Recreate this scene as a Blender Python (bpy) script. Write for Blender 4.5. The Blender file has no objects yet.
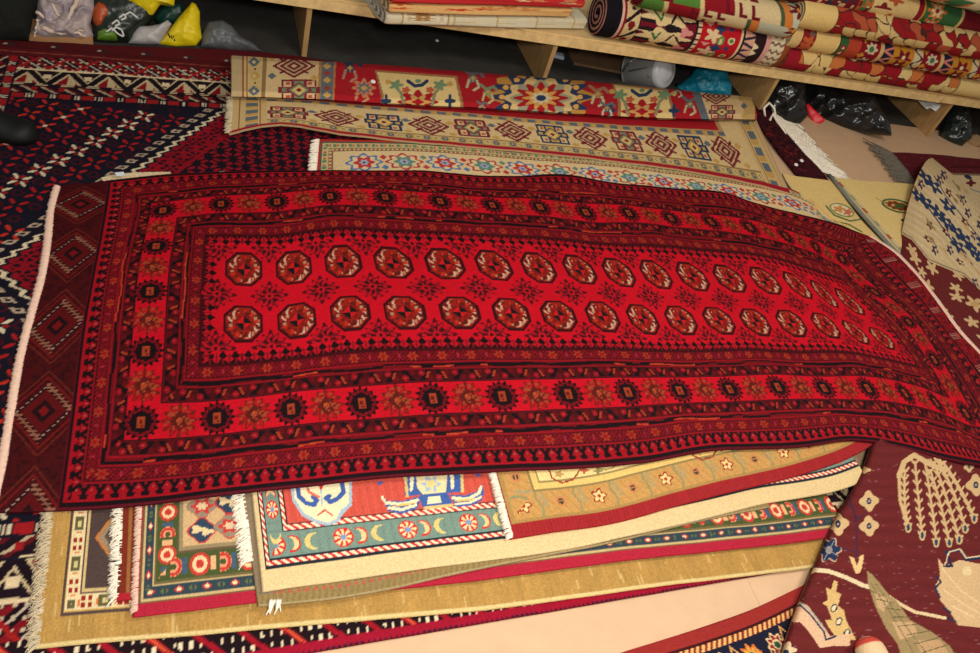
import bpy, math, random
import numpy as np
from mathutils import Vector, Matrix, noise as mnoise
rng = np.random.default_rng(7); random.seed(7)
SC = bpy.context.scene; COL = SC.collection
# ------------------------------------------------------------------ camera, light, exposure
F0 = 795.0; PIT = .749; ROLL = -.377; YAW = -.516; H = 1.5
_f = np.array([0, math.cos(PIT), -math.sin(PIT)]); _r = np.array([1., 0, 0]); _u = np.cross(_r, _f)
_r, _u = _r*math.cos(ROLL)-_u*math.sin(ROLL), _r*math.sin(ROLL)+_u*math.cos(ROLL)
_Z = np.array([[math.cos(YAW), -math.sin(YAW), 0], [math.sin(YAW), math.cos(YAW), 0], [0, 0, 1]])
_f, _r, _u = _Z@_f, _Z@_r, _Z@_u
CAM = np.array([0, 0, H])
cam = bpy.data.objects.new('camera', bpy.data.cameras.new('camera')); COL.objects.link(cam)
cam.data.sensor_width = 36; cam.data.lens = F0/980*36; cam.data.clip_start = .02
cam.matrix_world = Matrix(((_r[0], _u[0], -_f[0], 0), (_r[1], _u[1], -_f[1], 0), (_r[2], _u[2], -_f[2], H), (0, 0, 0, 1)))
SC.camera = cam
SC.view_settings.view_transform = 'Standard'; SC.view_settings.look = 'None'
SC.view_settings.exposure = 0.0; SC.view_settings.gamma = 1.0; SC.view_settings.use_curve_mapping = False
wd = bpy.data.worlds.new('world'); SC.world = wd; wd.use_nodes = True
wd.node_tree.nodes['Background'].inputs[0].default_value = (1, .94, .87, 1)
wd.node_tree.nodes['Background'].inputs[1].default_value = .30
def area(name, loc, target, size, power, col, size_y=None):
    l = bpy.data.lights.new(name, 'AREA'); l.energy = power; l.color = col; l.size = size
    if size_y: l.shape = 'RECTANGLE'; l.size_y = size_y
    o = bpy.data.objects.new(name, l); COL.objects.link(o); o.location = loc
    o.rotation_euler = (Vector(target)-Vector(loc)).to_track_quat('-Z', 'Y').to_euler(); return o
area('camera_flash', (.1, -.1, 1.75), (.9, 1.2, 0), .22, 38, (1, .965, .91))
area('ceiling_lamp', (1.7, .6, 2.5), (1.5, 1.2, 0), 1.0, 40, (1, .93, .82), .5)

def P(x, y, z=0.):
    d = _f*F0+_r*(x-490)-_u*(y-326.5)
    return CAM+d*(z-H)/d[2]
def Q(W):
    d = W-CAM; z = d@_f
    return np.stack([490+F0*(d@_r)/z, 326.5-F0*(d@_u)/z], -1)

# ------------------------------------------------------------------ materials
def lin(c):
    c = np.asarray(c, float)/255.
    return np.where(c <= .04045, c/12.92, ((c+.055)/1.055)**2.4)
MATS = {}
def mat(name, col=None, rough=.9, noise=.0, scale=40., bump=0., bscale=300., sheen=0., metal=0., stretch=None, attr=False, col2=None, spec=.3, alpha=1., trans=0., coat=0., wood=False):
    if name in MATS: return MATS[name]
    m = bpy.data.materials.new(name); m.use_nodes = True; nt = m.node_tree; N = nt.nodes; L = nt.links
    b = N['Principled BSDF']; b.inputs['Roughness'].default_value = rough; b.inputs['Metallic'].default_value = metal
    b.inputs['Specular IOR Level'].default_value = spec
    b.inputs['Sheen Weight'].default_value = sheen; b.inputs['Alpha'].default_value = alpha
    b.inputs['Transmission Weight'].default_value = trans; b.inputs['Coat Weight'].default_value = coat
    tc = N.new('ShaderNodeTexCoord'); mp = N.new('ShaderNodeMapping'); L.new(tc.outputs['Object'], mp.inputs[0])
    if stretch: mp.inputs['Scale'].default_value = stretch
    if attr:
        src = N.new('ShaderNodeVertexColor'); src.layer_name = 'Col'; base = src.outputs[0]
    else:
        rgb = N.new('ShaderNodeRGB'); rgb.outputs[0].default_value = (*lin(col), 1); base = rgb.outputs[0]
    nz = N.new('ShaderNodeTexNoise'); nz.inputs['Scale'].default_value = scale; nz.inputs['Detail'].default_value = 6; nz.inputs['Roughness'].default_value = .65
    L.new(mp.outputs[0], nz.inputs['Vector'])
    if col2 is not None:
        mx = N.new('ShaderNodeMix'); mx.data_type = 'RGBA'; L.new(base, mx.inputs['A']); mx.inputs['B'].default_value = (*lin(col2), 1)
        rp = N.new('ShaderNodeValToRGB'); rp.color_ramp.elements[0].position = .4; rp.color_ramp.elements[1].position = .62
        L.new(nz.outputs['Fac'], rp.inputs[0]); L.new(rp.outputs[0], mx.inputs['Factor']); base = mx.outputs['Result']
    if noise:
        mr = N.new('ShaderNodeMapRange'); mr.inputs['From Min'].default_value = .3; mr.inputs['From Max'].default_value = .7
        mr.inputs['To Min'].default_value = 1-noise; mr.inputs['To Max'].default_value = 1+noise
        L.new(nz.outputs['Fac'], mr.inputs['Value'])
        vm = N.new('ShaderNodeVectorMath'); vm.operation = 'SCALE'; L.new(base, vm.inputs[0]); L.new(mr.outputs[0], vm.inputs['Scale'])
        base = vm.outputs[0]
    L.new(base, b.inputs['Base Color'])
    if sheen: b.inputs['Sheen Roughness'].default_value = .5
    if bump:
        n2 = N.new('ShaderNodeTexNoise'); n2.inputs['Scale'].default_value = bscale; n2.inputs['Detail'].default_value = 3
        L.new(mp.outputs[0], n2.inputs['Vector'])
        bp = N.new('ShaderNodeBump'); bp.inputs['Strength'].default_value = bump; bp.inputs['Distance'].default_value = .004
        L.new(n2.outputs['Fac'], bp.inputs['Height']); L.new(bp.outputs[0], b.inputs['Normal'])
    MATS[name] = m; return m
M_PILE = mat('wool_pile', rough=.95, noise=.16, scale=260, bump=.55, bscale=420, sheen=.0, attr=True, spec=.12)
M_SILK = mat('glossy_wool_pile', rough=.62, noise=.2, scale=240, bump=.5, bscale=380, attr=True, spec=.12)
M_FRINGE = mat('cotton_fringe', (236, 226, 206), rough=.95, noise=.15, scale=150)
M_FRINGE_T = mat('tan_fringe', (196, 178, 146), rough=.95, noise=.2, scale=150)
M_FRINGE_P = mat('pinkish_cord', (226, 190, 168), rough=.95, noise=.15, scale=150)
M_FRINGE_G = mat('grey_fringe', (112, 104, 92), rough=.95, noise=.3, scale=120)
M_PLY = mat('plywood', (214, 182, 128), rough=.6, noise=.18, scale=6, stretch=(1, 1, 14), bump=.1, bscale=60)
M_PLYD = mat('chipboard', (176, 138, 88), rough=.7, noise=.2, scale=9, stretch=(1, 6, 1), bump=.1, bscale=60)
M_EDGE = mat('sawn_edge', (222, 188, 128), rough=.7, noise=.2, scale=30)

# ------------------------------------------------------------------ object helpers
def tag(o, label=None, cat=None, group=None, kind=None):
    if label: o['label'] = label
    if cat: o['category'] = cat
    if group: o['group'] = group
    if kind: o['kind'] = kind
    return o
def empty(name, loc, label=None, cat=None, group=None):
    o = bpy.data.objects.new(name, None); COL.objects.link(o); o.location = loc; o.empty_display_size = .1
    return tag(o, label, cat, group)
def mesh_obj(name, verts, faces, material, parent=None, smooth=True, colors=None, loc=None):
    verts = np.asarray(verts, float); off = np.zeros(3)
    if parent is not None: off = np.array(parent.location)
    me = bpy.data.meshes.new(name); vv = verts-off
    if isinstance(faces, np.ndarray):
        nf = len(faces); me.vertices.add(len(vv)); me.vertices.foreach_set('co', vv.astype(np.float32).ravel())
        me.loops.add(nf*4); me.loops.foreach_set('vertex_index', faces.astype(np.int32).ravel())
        me.polygons.add(nf); me.polygons.foreach_set('loop_start', np.arange(0, nf*4, 4, dtype=np.int32))
        me.update(calc_edges=True)
    else:
        me.from_pydata([tuple(v) for v in vv], [], [tuple(f) for f in faces]); me.update()
    if smooth: me.polygons.foreach_set('use_smooth', np.ones(len(me.polygons), bool))
    if colors is not None:
        a = me.color_attributes.new('Col', 'FLOAT_COLOR', 'POINT')
        c = np.ones((len(vv), 4), np.float32); c[:, :3] = colors; a.data.foreach_set('color', c.ravel())
    me.materials.append(material)
    o = bpy.data.objects.new(name, me); COL.objects.link(o)
    if parent is not None: o.parent = parent
    return o
class MB:
    def __init__(s): s.v = []; s.f = []
    def add(s, v, f):
        n = len(s.v); s.v += [tuple(map(float, p)) for p in v]; s.f += [tuple(i+n for i in q) for q in f]
    def box(s, c, size, rot=0., bev=0.):
        cx, cy, cz = c; sx, sy, sz = [q/2 for q in size]; ca, sa = math.cos(rot), math.sin(rot)
        if bev:
            b = bev; pr = []
            for zz, ins in ((-sz, b), (-sz+b, 0), (sz-b, 0), (sz, b)):
                for x, y in ((-sx+ins, -sy+ins), (sx-ins, -sy+ins), (sx-ins, sy-ins), (-sx+ins, sy-ins)): pr.append((x, y, zz))
            f = [(3, 2, 1, 0), (12, 13, 14, 15)]+[(k*4+i, k*4+(i+1) % 4, k*4+4+(i+1) % 4, k*4+4+i) for k in range(3) for i in range(4)]
        else:
            pr = [(x, y, z) for z in (-sz, sz) for x, y in ((-sx, -sy), (sx, -sy), (sx, sy), (-sx, sy))]
            f = [(3, 2, 1, 0), (4, 5, 6, 7)]+[(i, (i+1) % 4, 4+(i+1) % 4, 4+i) for i in range(4)]
        s.add([(cx+x*ca-y*sa, cy+x*sa+y*ca, cz+z) for x, y, z in pr], f)
    def tube(s, pts, rad, n=5, taper=None):
        pts = [np.array(p, float) for p in pts]; V = []; F = []
        for i, p in enumerate(pts):
            d = pts[min(i+1, len(pts)-1)]-pts[max(i-1, 0)]; d /= np.linalg.norm(d)+1e-9
            a = np.cross(d, [0, 0, 1.]) if abs(d[2]) < .9 else np.cross(d, [1., 0, 0]); a /= np.linalg.norm(a); b = np.cross(d, a)
            r = rad if taper is None else rad*(1+(taper-1)*i/(len(pts)-1))
            for k in range(n): t = 2*math.pi*k/n; V.append(p+r*(a*math.cos(t)+b*math.sin(t)))
        for i in range(len(pts)-1):
            for k in range(n): F.append((i*n+k, i*n+(k+1) % n, (i+1)*n+(k+1) % n, (i+1)*n+k))
        F += [tuple(range(n-1, -1, -1)), tuple((len(pts)-1)*n+k for k in range(n))]
        s.add(V, F)
    def build(s, name, material, parent=None, smooth=False):
        return mesh_obj(name, s.v, s.f, material, parent, smooth)

# ------------------------------------------------------------------ painting knots
class Pt:
    """colours of the knots of one rug; A,B are the two design coordinates of every knot"""
    def __init__(s, A, B, base):
        s.A = A; s.B = B; s.c = np.empty(A.shape+(3,)); s.c[...] = base
    def view(s, A, B):
        o = Pt.__new__(Pt); o.A = A; o.B = B; o.c = s.c; return o
    def m(s, mask, col): s.c[mask] = col
    def box(s, a0, b0, a1, b1):
        return np.nonzero((s.A >= a0) & (s.A <= a1) & (s.B >= b0) & (s.B <= b1))
    def rect(s, a0, b0, a1, b1, col): s.c[s.box(a0, b0, a1, b1)] = col
    def loc(s, cx, cy, R, ax=(1, 0), ay=(0, 1)):
        I = s.box(cx-R, cy-R, cx+R, cy+R); x = s.A[I]-cx; y = s.B[I]-cy
        det = ax[0]*ay[1]-ax[1]*ay[0]
        return I, (x*ay[1]-y*ay[0])/det, (y*ax[0]-x*ax[1])/det
    def polar(s, cx, cy, rx, ry, col, n=0, amp=0., ph=0., r0=0., ang=0., sq=False):
        R = max(rx, ry)*(1+amp)*1.05; I, x, y = s.loc(cx, cy, R)
        if ang: x, y = x*math.cos(ang)+y*math.sin(ang), -x*math.sin(ang)+y*math.cos(ang)
        x = x/rx; y = y/ry; r = np.hypot(x, y); t = np.arctan2(y, x)
        k = (1+amp*np.cos(n*t+ph))
        if sq: k = k*1.0; r = np.maximum(np.maximum(abs(x), abs(y)), (abs(x)+abs(y))*.72)
        mk = (r <= k) & (r >= r0); s.c[tuple(i[mk] for i in I)] = col
    def dia(s, cx, cy, rx, ry, col, step=0.):
        I, x, y = s.loc(cx, cy, max(rx, ry)*1.05); x = abs(x)/rx; y = abs(y)/ry
        if step: x = np.floor(x/step)*step
        mk = x+y <= 1; s.c[tuple(i[mk] for i in I)] = col
    def poly(s, pts, col):
        pts = np.asarray(pts, float); I = s.box(*pts.min(0), *pts.max(0)); x = s.A[I]; y = s.B[I]; ins = np.zeros(x.shape, bool)
        j = len(pts)-1
        for i in range(len(pts)):
            xi, yi = pts[i]; xj, yj = pts[j]
            c = ((yi > y) != (yj > y)); ins ^= c & (x < (xj-xi)*(y-yi)/((yj-yi) if yj != yi else 1e-9)+xi); j = i
        s.c[tuple(i[ins] for i in I)] = col
    def line(s, pts, w, col, w2=None):
        pts = np.asarray(pts, float); n = len(pts)-1
        for i in range(n):
            a, b = pts[i], pts[i+1]; ww = w if w2 is None else w+(w2-w)*i/max(1, n-1)
            I = s.box(min(a[0], b[0])-ww, min(a[1], b[1])-ww, max(a[0], b[0])+ww, max(a[1], b[1])+ww)
            x = s.A[I]-a[0]; y = s.B[I]-a[1]; d = b-a; t = np.clip((x*d[0]+y*d[1])/(d@d+1e-9), 0, 1)
            mk = np.hypot(x-t*d[0], y-t*d[1]) <= ww/2; s.c[tuple(i_[mk] for i_ in I)] = col
def C(*a): return lin(a)
def band(c, d, s, lo, hi, fn):
    """paint one border stripe: fn(along, across 0..1) returns list of (mask, colour)"""
    I = np.nonzero((d >= lo) & (d < hi))
    if not len(I[0]): return
    S = s[I]; T = (d[I]-lo)/(hi-lo)
    for mk, col in fn(S, T):
        if mk is True: c[I] = col
        else: c[tuple(i[mk] for i in I)] = col
def hsh(i, k=0):
    v = np.sin(np.asarray(i, float)*12.9898+k*78.233)*43758.5453; return v-np.floor(v)

# ------------------------------------------------------------------ cloth sheets
def spline_basis(kn, x):
    kn = np.asarray(kn, float); n = len(kn); x = np.asarray(x, float)
    if n == 2:
        t = (x-kn[0])/(kn[1]-kn[0]); return np.stack([1-t, t], 1)
    h = np.diff(kn); A = np.zeros((n, n)); B = np.zeros((n, n)); A[0, 0] = A[-1, -1] = 1
    for i in range(1, n-1):
        A[i, i-1] = h[i-1]; A[i, i] = 2*(h[i-1]+h[i]); A[i, i+1] = h[i]
        B[i, i-1] = 6/h[i-1]; B[i, i] = -6/h[i-1]-6/h[i]; B[i, i+1] = 6/h[i]
    M2 = np.linalg.solve(A, B); Ib = np.eye(n)
    k = np.clip(np.searchsorted(kn, x)-1, 0, n-2); hh = h[k]; a = (kn[k+1]-x)/hh; b = (x-kn[k])/hh
    return a[:, None]*Ib[k]+b[:, None]*Ib[k+1]+((a**3-a)*hh**2/6)[:, None]*M2[k]+((b**3-b)*hh**2/6)[:, None]*M2[k+1]
def spl(kn, vals, x): return spline_basis(kn, x)@np.asarray(vals, float)
def sheet(name, rows, paint, step=.003, us=None, vs=None, thick=.008, material=None, parent=None, edge=None, wob=.0015, UV=None, seed=0, world=False, linear=False, under=True):
    """rows[v][u] = (px,py,z) or world points. v=0 first row."""
    G = np.array([[(p if world else P(*p)) for p in r] for r in rows]); nv_, nu_ = G.shape[:2]
    us = np.arange(nu_) if us is None else np.asarray(us, float); vs = np.arange(nv_) if vs is None else np.asarray(vs, float)
    LU = np.linalg.norm(np.diff(G, axis=1), axis=2).sum(1).max(); LV = np.linalg.norm(np.diff(G, axis=0), axis=2).sum(0).max()
    nu = int(LU/step)+2; nv = int(LV/step)+2
    uu = np.linspace(us[0], us[-1], nu); vv = np.linspace(vs[0], vs[-1], nv)
    if linear:
        def lb(kn, x):
            kn = np.asarray(kn, float); k = np.clip(np.searchsorted(kn, x)-1, 0, len(kn)-2); t = (x-kn[k])/(kn[k+1]-kn[k]); B = np.zeros((len(x), len(kn)))
            B[np.arange(len(x)), k] = 1-t; B[np.arange(len(x)), k+1] = t; return B
        bu, bv = lb(us, uu), lb(vs, vv)
    else: bu, bv = spline_basis(us, uu), spline_basis(vs, vv)
    W = np.einsum('iv,vuc,ju->ijc', bv, G, bu)
    if wob:
        X, Y = W[..., 0], W[..., 1]
        W[..., 2] += wob*(np.sin(X*9+seed)*np.cos(Y*11+seed*1.7)+.5*np.sin(X*23+Y*17+seed*3)+.3*np.sin(X*47-Y*39+seed))
    W[..., 2] += rng.normal(0, .00025, W.shape[:2])
    if UV is None:
        U = np.concatenate([[0], np.cumsum(np.linalg.norm(np.diff(W, axis=1), axis=2).mean(0))])*100
        V = np.concatenate([[0], np.cumsum(np.linalg.norm(np.diff(W, axis=0), axis=2).mean(1))])*100
    else: U, V = uu, vv
    V2, U2 = np.meshgrid(V, U, indexing='ij')
    px = Q(W); S = dict(U=U2, V=V2, X=px[..., 0], Y=px[..., 1], W=W, nu=nu, nv=nv, LU=U[-1], LV=V[-1])
    pt = paint(S)
    c = pt.c*(1+rng.normal(0, .05, pt.c.shape[:2]))[..., None]
    idx = np.arange(nu*nv).reshape(nv, nu)
    F = np.stack([idx[:-1, :-1], idx[:-1, 1:], idx[1:, 1:], idx[1:, :-1]], -1).reshape(-1, 4)
    ring = np.concatenate([idx[0, :], idx[1:, -1], idx[-1, -2::-1], idx[-2:0:-1, 0]]); nr = len(ring)
    top = W.reshape(-1, 3); cc = c.reshape(-1, 3)
    sk = top[ring].copy(); mid = W.mean((0, 1)); ctr = sk.copy()
    out = sk-mid; out[:, 2] = 0; out /= np.linalg.norm(out, axis=1)[:, None]+1e-9
    sk1 = sk+out*thick*.35; sk1[:, 2] -= thick*.5; sk2 = sk.copy(); sk2[:, 2] -= thick
    n0 = len(top); a = ring; b = np.arange(nr)+n0; d = b+nr; nx = np.roll(np.arange(nr), -1)
    F = np.concatenate([F, np.stack([a, b, b[nx], a[nx]], -1), np.stack([b, d, d[nx], b[nx]], -1)])
    ec = cc[ring]*.9 if edge is None else np.tile(lin(edge), (nr, 1))
    # coarse underside
    ku = np.unique(np.linspace(0, nu-1, max(2, nu//10)).astype(int)); kv = np.unique(np.linspace(0, nv-1, max(2, nv//10)).astype(int))
    Bt = W[np.ix_(kv, ku)].copy(); Bt[..., 2] -= thick; ib = np.arange(Bt.shape[0]*Bt.shape[1]).reshape(Bt.shape[:2])+n0+2*nr
    if under: F = np.concatenate([F, np.stack([ib[:-1, :-1], ib[1:, :-1], ib[1:, 1:], ib[:-1, 1:]], -1).reshape(-1, 4)])
    allv = np.concatenate([top, sk1, sk2, Bt.reshape(-1, 3)]); back = np.tile(np.clip(cc.mean(0)*1.1, 0, 1), (Bt.shape[0]*Bt.shape[1], 1))
    o = mesh_obj(name, allv, F, material or M_PILE, parent, colors=np.clip(np.concatenate([cc, ec, ec, back]), 0, 1))
    return o, S
def strands(name, edge, outdir, length, material, parent, spacing=.005, rad=.0022, sag=.004, jit=.5, curl=.3, n=4, zfloor=None):
    """knotted fringe: many tapered cotton strands leaving a rug's end"""
    edge = [np.array(p, float) for p in edge]; seg = [np.linalg.norm(edge[i+1]-edge[i]) for i in range(len(edge)-1)]; Ltot = sum(seg)
    mb = MB(); outs = [np.array(o, float) for o in (outdir if isinstance(outdir, list) else [outdir]*len(edge))]
    k = int(Ltot/spacing); cum = np.concatenate([[0], np.cumsum(seg)])
    for i in range(k):
        s = (i+.5+random.uniform(-.4, .4))*spacing; j = min(int(np.searchsorted(cum, s)-1), len(seg)-1); j = max(j, 0); t = (s-cum[j])/seg[j]
        p = edge[j]*(1-t)+edge[j+1]*t; o = outs[j]*(1-t)+outs[j+1]*t; o = o/np.linalg.norm(o)
        tn = (edge[j+1]-edge[j])/seg[j]; L = length*random.uniform(1-jit*.5, 1+jit*.4); b = random.uniform(-curl, curl); b2 = random.uniform(-curl, curl); dz = random.uniform(0, .004)
        pts = []
        for q in range(n+1):
            w = q/n; pp = p-o*.004+o*L*w+tn*(b*L*w+b2*L*w*w); pp[2] = p[2]+dz+math.sin(w*math.pi)*.003-sag*w
            if zfloor is not None: pp[2] = max(pp[2], zfloor)
            pts.append(pp)
        mb.tube(pts, rad*random.uniform(.8, 1.25), 4, .5)
    return mb.build(name, material, parent, True)

# ================================================================== THE SETTING
def plane_obj(name, pts, m, **k):
    return mesh_obj(name, pts, [tuple(range(len(pts)))], m, smooth=False)
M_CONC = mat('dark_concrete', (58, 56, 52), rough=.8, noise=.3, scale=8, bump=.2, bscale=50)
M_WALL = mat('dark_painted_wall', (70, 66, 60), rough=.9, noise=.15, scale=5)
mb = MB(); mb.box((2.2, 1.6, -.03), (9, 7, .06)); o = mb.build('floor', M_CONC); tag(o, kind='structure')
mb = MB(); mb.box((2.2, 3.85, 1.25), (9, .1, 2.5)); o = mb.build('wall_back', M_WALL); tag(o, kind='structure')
# beige hardboard laid on the concrete
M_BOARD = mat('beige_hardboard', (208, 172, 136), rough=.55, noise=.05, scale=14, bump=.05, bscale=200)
def board(name, pts, label):
    v = [(x, y, z) for z in (.0005, .004) for x, y in pts]; n = len(pts)
    o = mesh_obj(name, v, [tuple(range(n-1, -1, -1)), tuple(range(n, 2*n))]+[(i, (i+1) % n, n+(i+1) % n, n+i) for i in range(n)], M_BOARD, smooth=False)
    return tag(o, label, 'board', 'beige hardboard sheets covering the floor')
sx = P(756, 600)[0]
board('floor_board', [(-1.3, -.2), (sx, -.2), (sx, 1.5), (-1.3, 1.5)], 'beige hardboard floor sheet in front of the rug pile, left of the seam')
board('floor_board', [(sx+.0007, -.2), (4.2, -.2), (4.2, 1.5), (sx+.0007, 1.5)], 'beige hardboard floor sheet under the navy floral border rug')
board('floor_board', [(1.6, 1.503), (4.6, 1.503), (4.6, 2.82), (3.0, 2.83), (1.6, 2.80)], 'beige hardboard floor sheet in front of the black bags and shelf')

# ---- low display platform
SA = 0.0; ex = np.array([math.cos(SA), math.sin(SA), 0]); ey = np.array([-math.sin(SA), math.cos(SA), 0])
SO = np.array([.5, 2.747, 0])
def sp(a, b, z): return SO+ex*a+ey*b+np.array([0, 0, z])
ZB, ZT = .20, .238
shelf = empty('display_platform', tuple(sp(1.6, 0, 0)), 'long low plywood display shelf on upright chipboard dividers, carrying rolled rugs', 'shelf')
def sbox(mb, a0, a1, b0, b1, z0, z1, bev=0): mb.box(sp((a0+a1)/2, (b0+b1)/2, (z0+z1)/2), (a1-a0, b1-b0, z1-z0), SA, bev)
mb = MB(); sbox(mb, -1.5, 4.6, 0, .95, ZB+.012, ZT); mb.build('shelf_board', M_PLY, shelf)
mb = MB(); sbox(mb, -1.5, 2.93, -.012, .03, ZB-.004, ZT-.006); mb.build('front_rail', M_EDGE, shelf)
mb = MB(); sbox(mb, 2.94, 4.6, -.010, .03, ZB-.002, ZT-.004); mb.build('front_rail', M_EDGE, shelf)
for a, bk in ((-.09, .05), (.868, .0), (1.962, .0), (3.03, .0), (4.1, 0)):
    mb = MB(); sbox(mb, a-.009, a+.009, .0, .9, .0045, ZB+.012); d = mb.build('divider', M_PLYD, shelf)
    mb = MB(); sbox(mb, a-.0095, a+.0095, -.003, .0, .0045, ZB+.01); mb.build('edge_strip', M_EDGE, d)
    mb = MB(); sbox(mb, a+.0096, a+.045, .0, .04, ZB-.045, ZB+.012)
    if a < 0: sbox(mb, a-.045, a-.0096, .0, .04, ZB-.045, ZB+.012)
    mb.build('cleat', M_EDGE, d)

# ================================================================== FLOOR RUG, NAVY
NAVY = C(20, 17, 30); CRIM = C(150, 14, 28); CREAM = C(205, 180, 140); MAR = C(78, 16, 22); RED = C(190, 22, 28)
def paint_navy(S):
    X = S['W'][..., 0]*100; Y = S['W'][..., 1]*100; p = Pt(X, Y, NAVY)
    # lattice of x flowers, its rows parallel to the lozenge
    def dper(x, y): return min(1.42*(x+41)-(y-157), 1.30*(x+41)-(157-y))*.58
    for i in range(-40, 40):
        for j in range(-40, 40):
            x = -39.8+4.1*i+4.5*j; y = 189.7+4.98*i-5.3*j
            hx, hy = x+4.3, y-.15
            if -58 < hx < 120 and 84 < hy < 230 and dper(hx, hy) < -5: p.polar(hx, hy, 1.5, 1.4, C(62, 13, 22), r0=.6, n=6, amp=.1)
            if not (-58 < x < 120 and 84 < y < 229) or dper(x, y) > -5.2: continue
            k4 = j % 5; white = k4 == 0; red = C(160, 24, 26) if k4 in (1, 4) else C(182, 42, 28)
            for a in range(4):
                an = math.radians(30+90*a); cs_, sn_ = math.cos(an), math.sin(an)
                p.polar(x+1.9*cs_, y+1.9*sn_, 1.2, .46, (C(208, 188, 155) if white else red), ang=an)
            if white:
                for a in range(4): an = math.radians(75+90*a); p.polar(x+1.5*math.cos(an), y+1.5*math.sin(an), .8, .45, C(140, 22, 28), ang=an)
            elif k4 == 3: p.polar(x, y, .65, .65, C(205, 185, 155))
    # central red lozenge with stepped cream outline
    along = Y/ .82; tri = abs((along % 3.6)/3.6-.5)*2-.5
    d = np.minimum(1.42*(X+41)-(Y-157), 1.30*(X+41)-(157-Y))*.58+tri*1.3
    ds = d-tri*1.3
    p.m(d > -1.2, NAVY)
    bx = ((along % 4.0)-2.0); p.m((abs(ds+3.4) < 1.0) & (abs(bx) < 1.0), C(170, 148, 124)); p.m((abs(ds+3.4) < .45) & (abs(bx) < .45), NAVY)
    p.m((d > -.42) & (d < .42), C(212, 192, 156)); p.m((d > .42) & (d < 1.3), NAVY); p.m(d > 1.3, C(132, 12, 26))
    cx = (X % 7)-3.5; cy = (Y % 7)-3.5; cx2 = ((X+3.5) % 7)-3.5; cy2 = ((Y+3.5) % 7)-3.5
    inner = ds > 9; p.m(inner, C(22, 12, 22))
    hh = hsh(np.floor(X/7)+31*np.floor(Y/7))
    for a, b in ((cx, cy), (cx2, cy2)):
        r = np.hypot(a, b*1.25); th = np.arctan2(b*1.25, a)
        p.m(inner & (r < 2.5) & (r > 1.3) & (np.cos(4*th) < .75), C(132, 16, 30))
        p.m((ds > 2.2) & (ds < 8) & (r < 2.6) & (r > 1.0) & (np.cos(6*th) > -.3), C(36, 10, 22)); p.m((ds > 2.2) & (ds < 8) & (r < .5), C(36, 10, 22))
    p.m(inner & (hh < .10) & (np.hypot(cx, cy*1.3) < .8), C(215, 195, 160))
    # borders, distance from the three outer edges (cm)
    yt = 232+.09*(X+52); top = Y-yt          # borders at the back
    def border(dd, s, outerdir):
        band(p.c, dd, s, -3.2, 0, lambda a, t: [(True, NAVY), ((abs((a % 6)-3) < 1.6) & (abs(t-.5) < .35), C(150, 24, 28)), ((abs((a % 6)-3) > 1.9) & (abs(t-.5) < .32) & ((a*2.2).astype(int) % 2 == 0), C(200, 180, 150))])
        band(p.c, dd, s, 0, 4, lambda a, t: [(True, C(26, 12, 22)), (((a+t*5) % 5) < 1.4, C(88, 16, 22)), ((((a*1.0+t*5) % 5) > 3.9) & (t < .8), C(170, 150, 120)), (((a % 7) < 1.5) & (abs(t-.5) < .25), C(140, 22, 26))])
        def serp(a, t):
            q = a % 11; zig = abs(q-5.5)/5.5
            return [(True, C(190, 168, 128)), (abs(t-zig) < .20, C(24, 12, 20)), ((t < zig-.34) & (t > .10) & (q > 2), C(130, 16, 26)), ((t > zig+.30) & (t < .9), C(28, 14, 24)),
                    ((abs(q-5.5) < 1.0) & (abs(t-.55) < .12), C(214, 190, 150)), ((t < .09) | (t > .91), C(214, 190, 150)), (abs(t-.05) < .03, NAVY)]
        band(p.c, dd, s, 4, 13, serp)
        band(p.c, dd, s, 13, 20, lambda a, t: [(True, C(26, 12, 22)), (((a+t*7) % 5.5) < 2.0, C(120, 18, 26)), (((a+t*7) % 5.5 > 3.4) & ((a+t*7) % 5.5 < 4.1), C(190, 170, 150)), (((a*1.6).astype(int) % 3 == 0) & ((t*9).astype(int) % 3 == 0), C(190, 170, 140)), ((((a-t*6) % 8) < 1.3), C(150, 28, 28))])
    border(Y-(yt-1.5), X, 1)
    border(86-Y+.02*X, X, -1)
    border(-50-X, Y, -1)
    # back end: plain maroon kilim
    e = Y-(yt+18.5); p.m(e > 0, C(84, 18, 22)); p.m((e > 2) & (e < 2.6), C(130, 60, 48)); p.m((e > 4.6) & (e < 5), C(60, 12, 18)); p.m((e > 5.5) & (e < 7.5) & ((X % 13) < 3), C(60, 30, 34)); p.m((e > 6) & (e < 7) & ((X % 13) < 1), C(170, 150, 130))
    # front edge
    E = S['E'] = Y-(57.35+.034*(X-24))
    band(p.c, E, X, 1.5, 10, lambda a, t: [(True, C(28, 14, 20)), (((a+t*9) % 7) < 1.5, C(150, 20, 34)), ((((a-.5+t*9) % 21) < .7), C(206, 80, 50)), (((a*1.15).astype(int) % 2 == 0) & ((t*7).astype(int) % 2 == 0) & (((a+t*9) % 7) > 2.4) & ((a*3.45 % 3) < 1.6), C(226, 206, 170))])
    p.m(E < 1.5, C(150, 18, 42)); p.m((E < .3) & ((X % 1.1) < .5), C(40, 24, 44))
    ab = np.sin(Y*.7)*.5+np.sin(Y*.23+1)*.5; p.c *= (1+.10*ab)[..., None]
    return p
z = .013
fr = [P(-120, 672, z), P(40, 660, z), P(180, 655, z), P(322, 645, z), P(420, 629, z), P(520, 613.5, z), P(610, 597, z), P(700, 583, z), P(830, 562, z)]
n = len(fr); xs = [p[0] for p in fr]
bk = [np.array([x+.06, min(2.72, 2.60+.165*(x+.52)), z+.004]) for x in np.linspace(-.72, 1.7, n)]
fr = [np.array([x, .573+.034*(x-.24), z]) for x in np.linspace(-.72, 1.75, n)]
mid1 = [a*.66+b*.34 for a, b in zip(fr, bk)]; mid2 = [a*.34+b*.66 for a, b in zip(fr, bk)]
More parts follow.
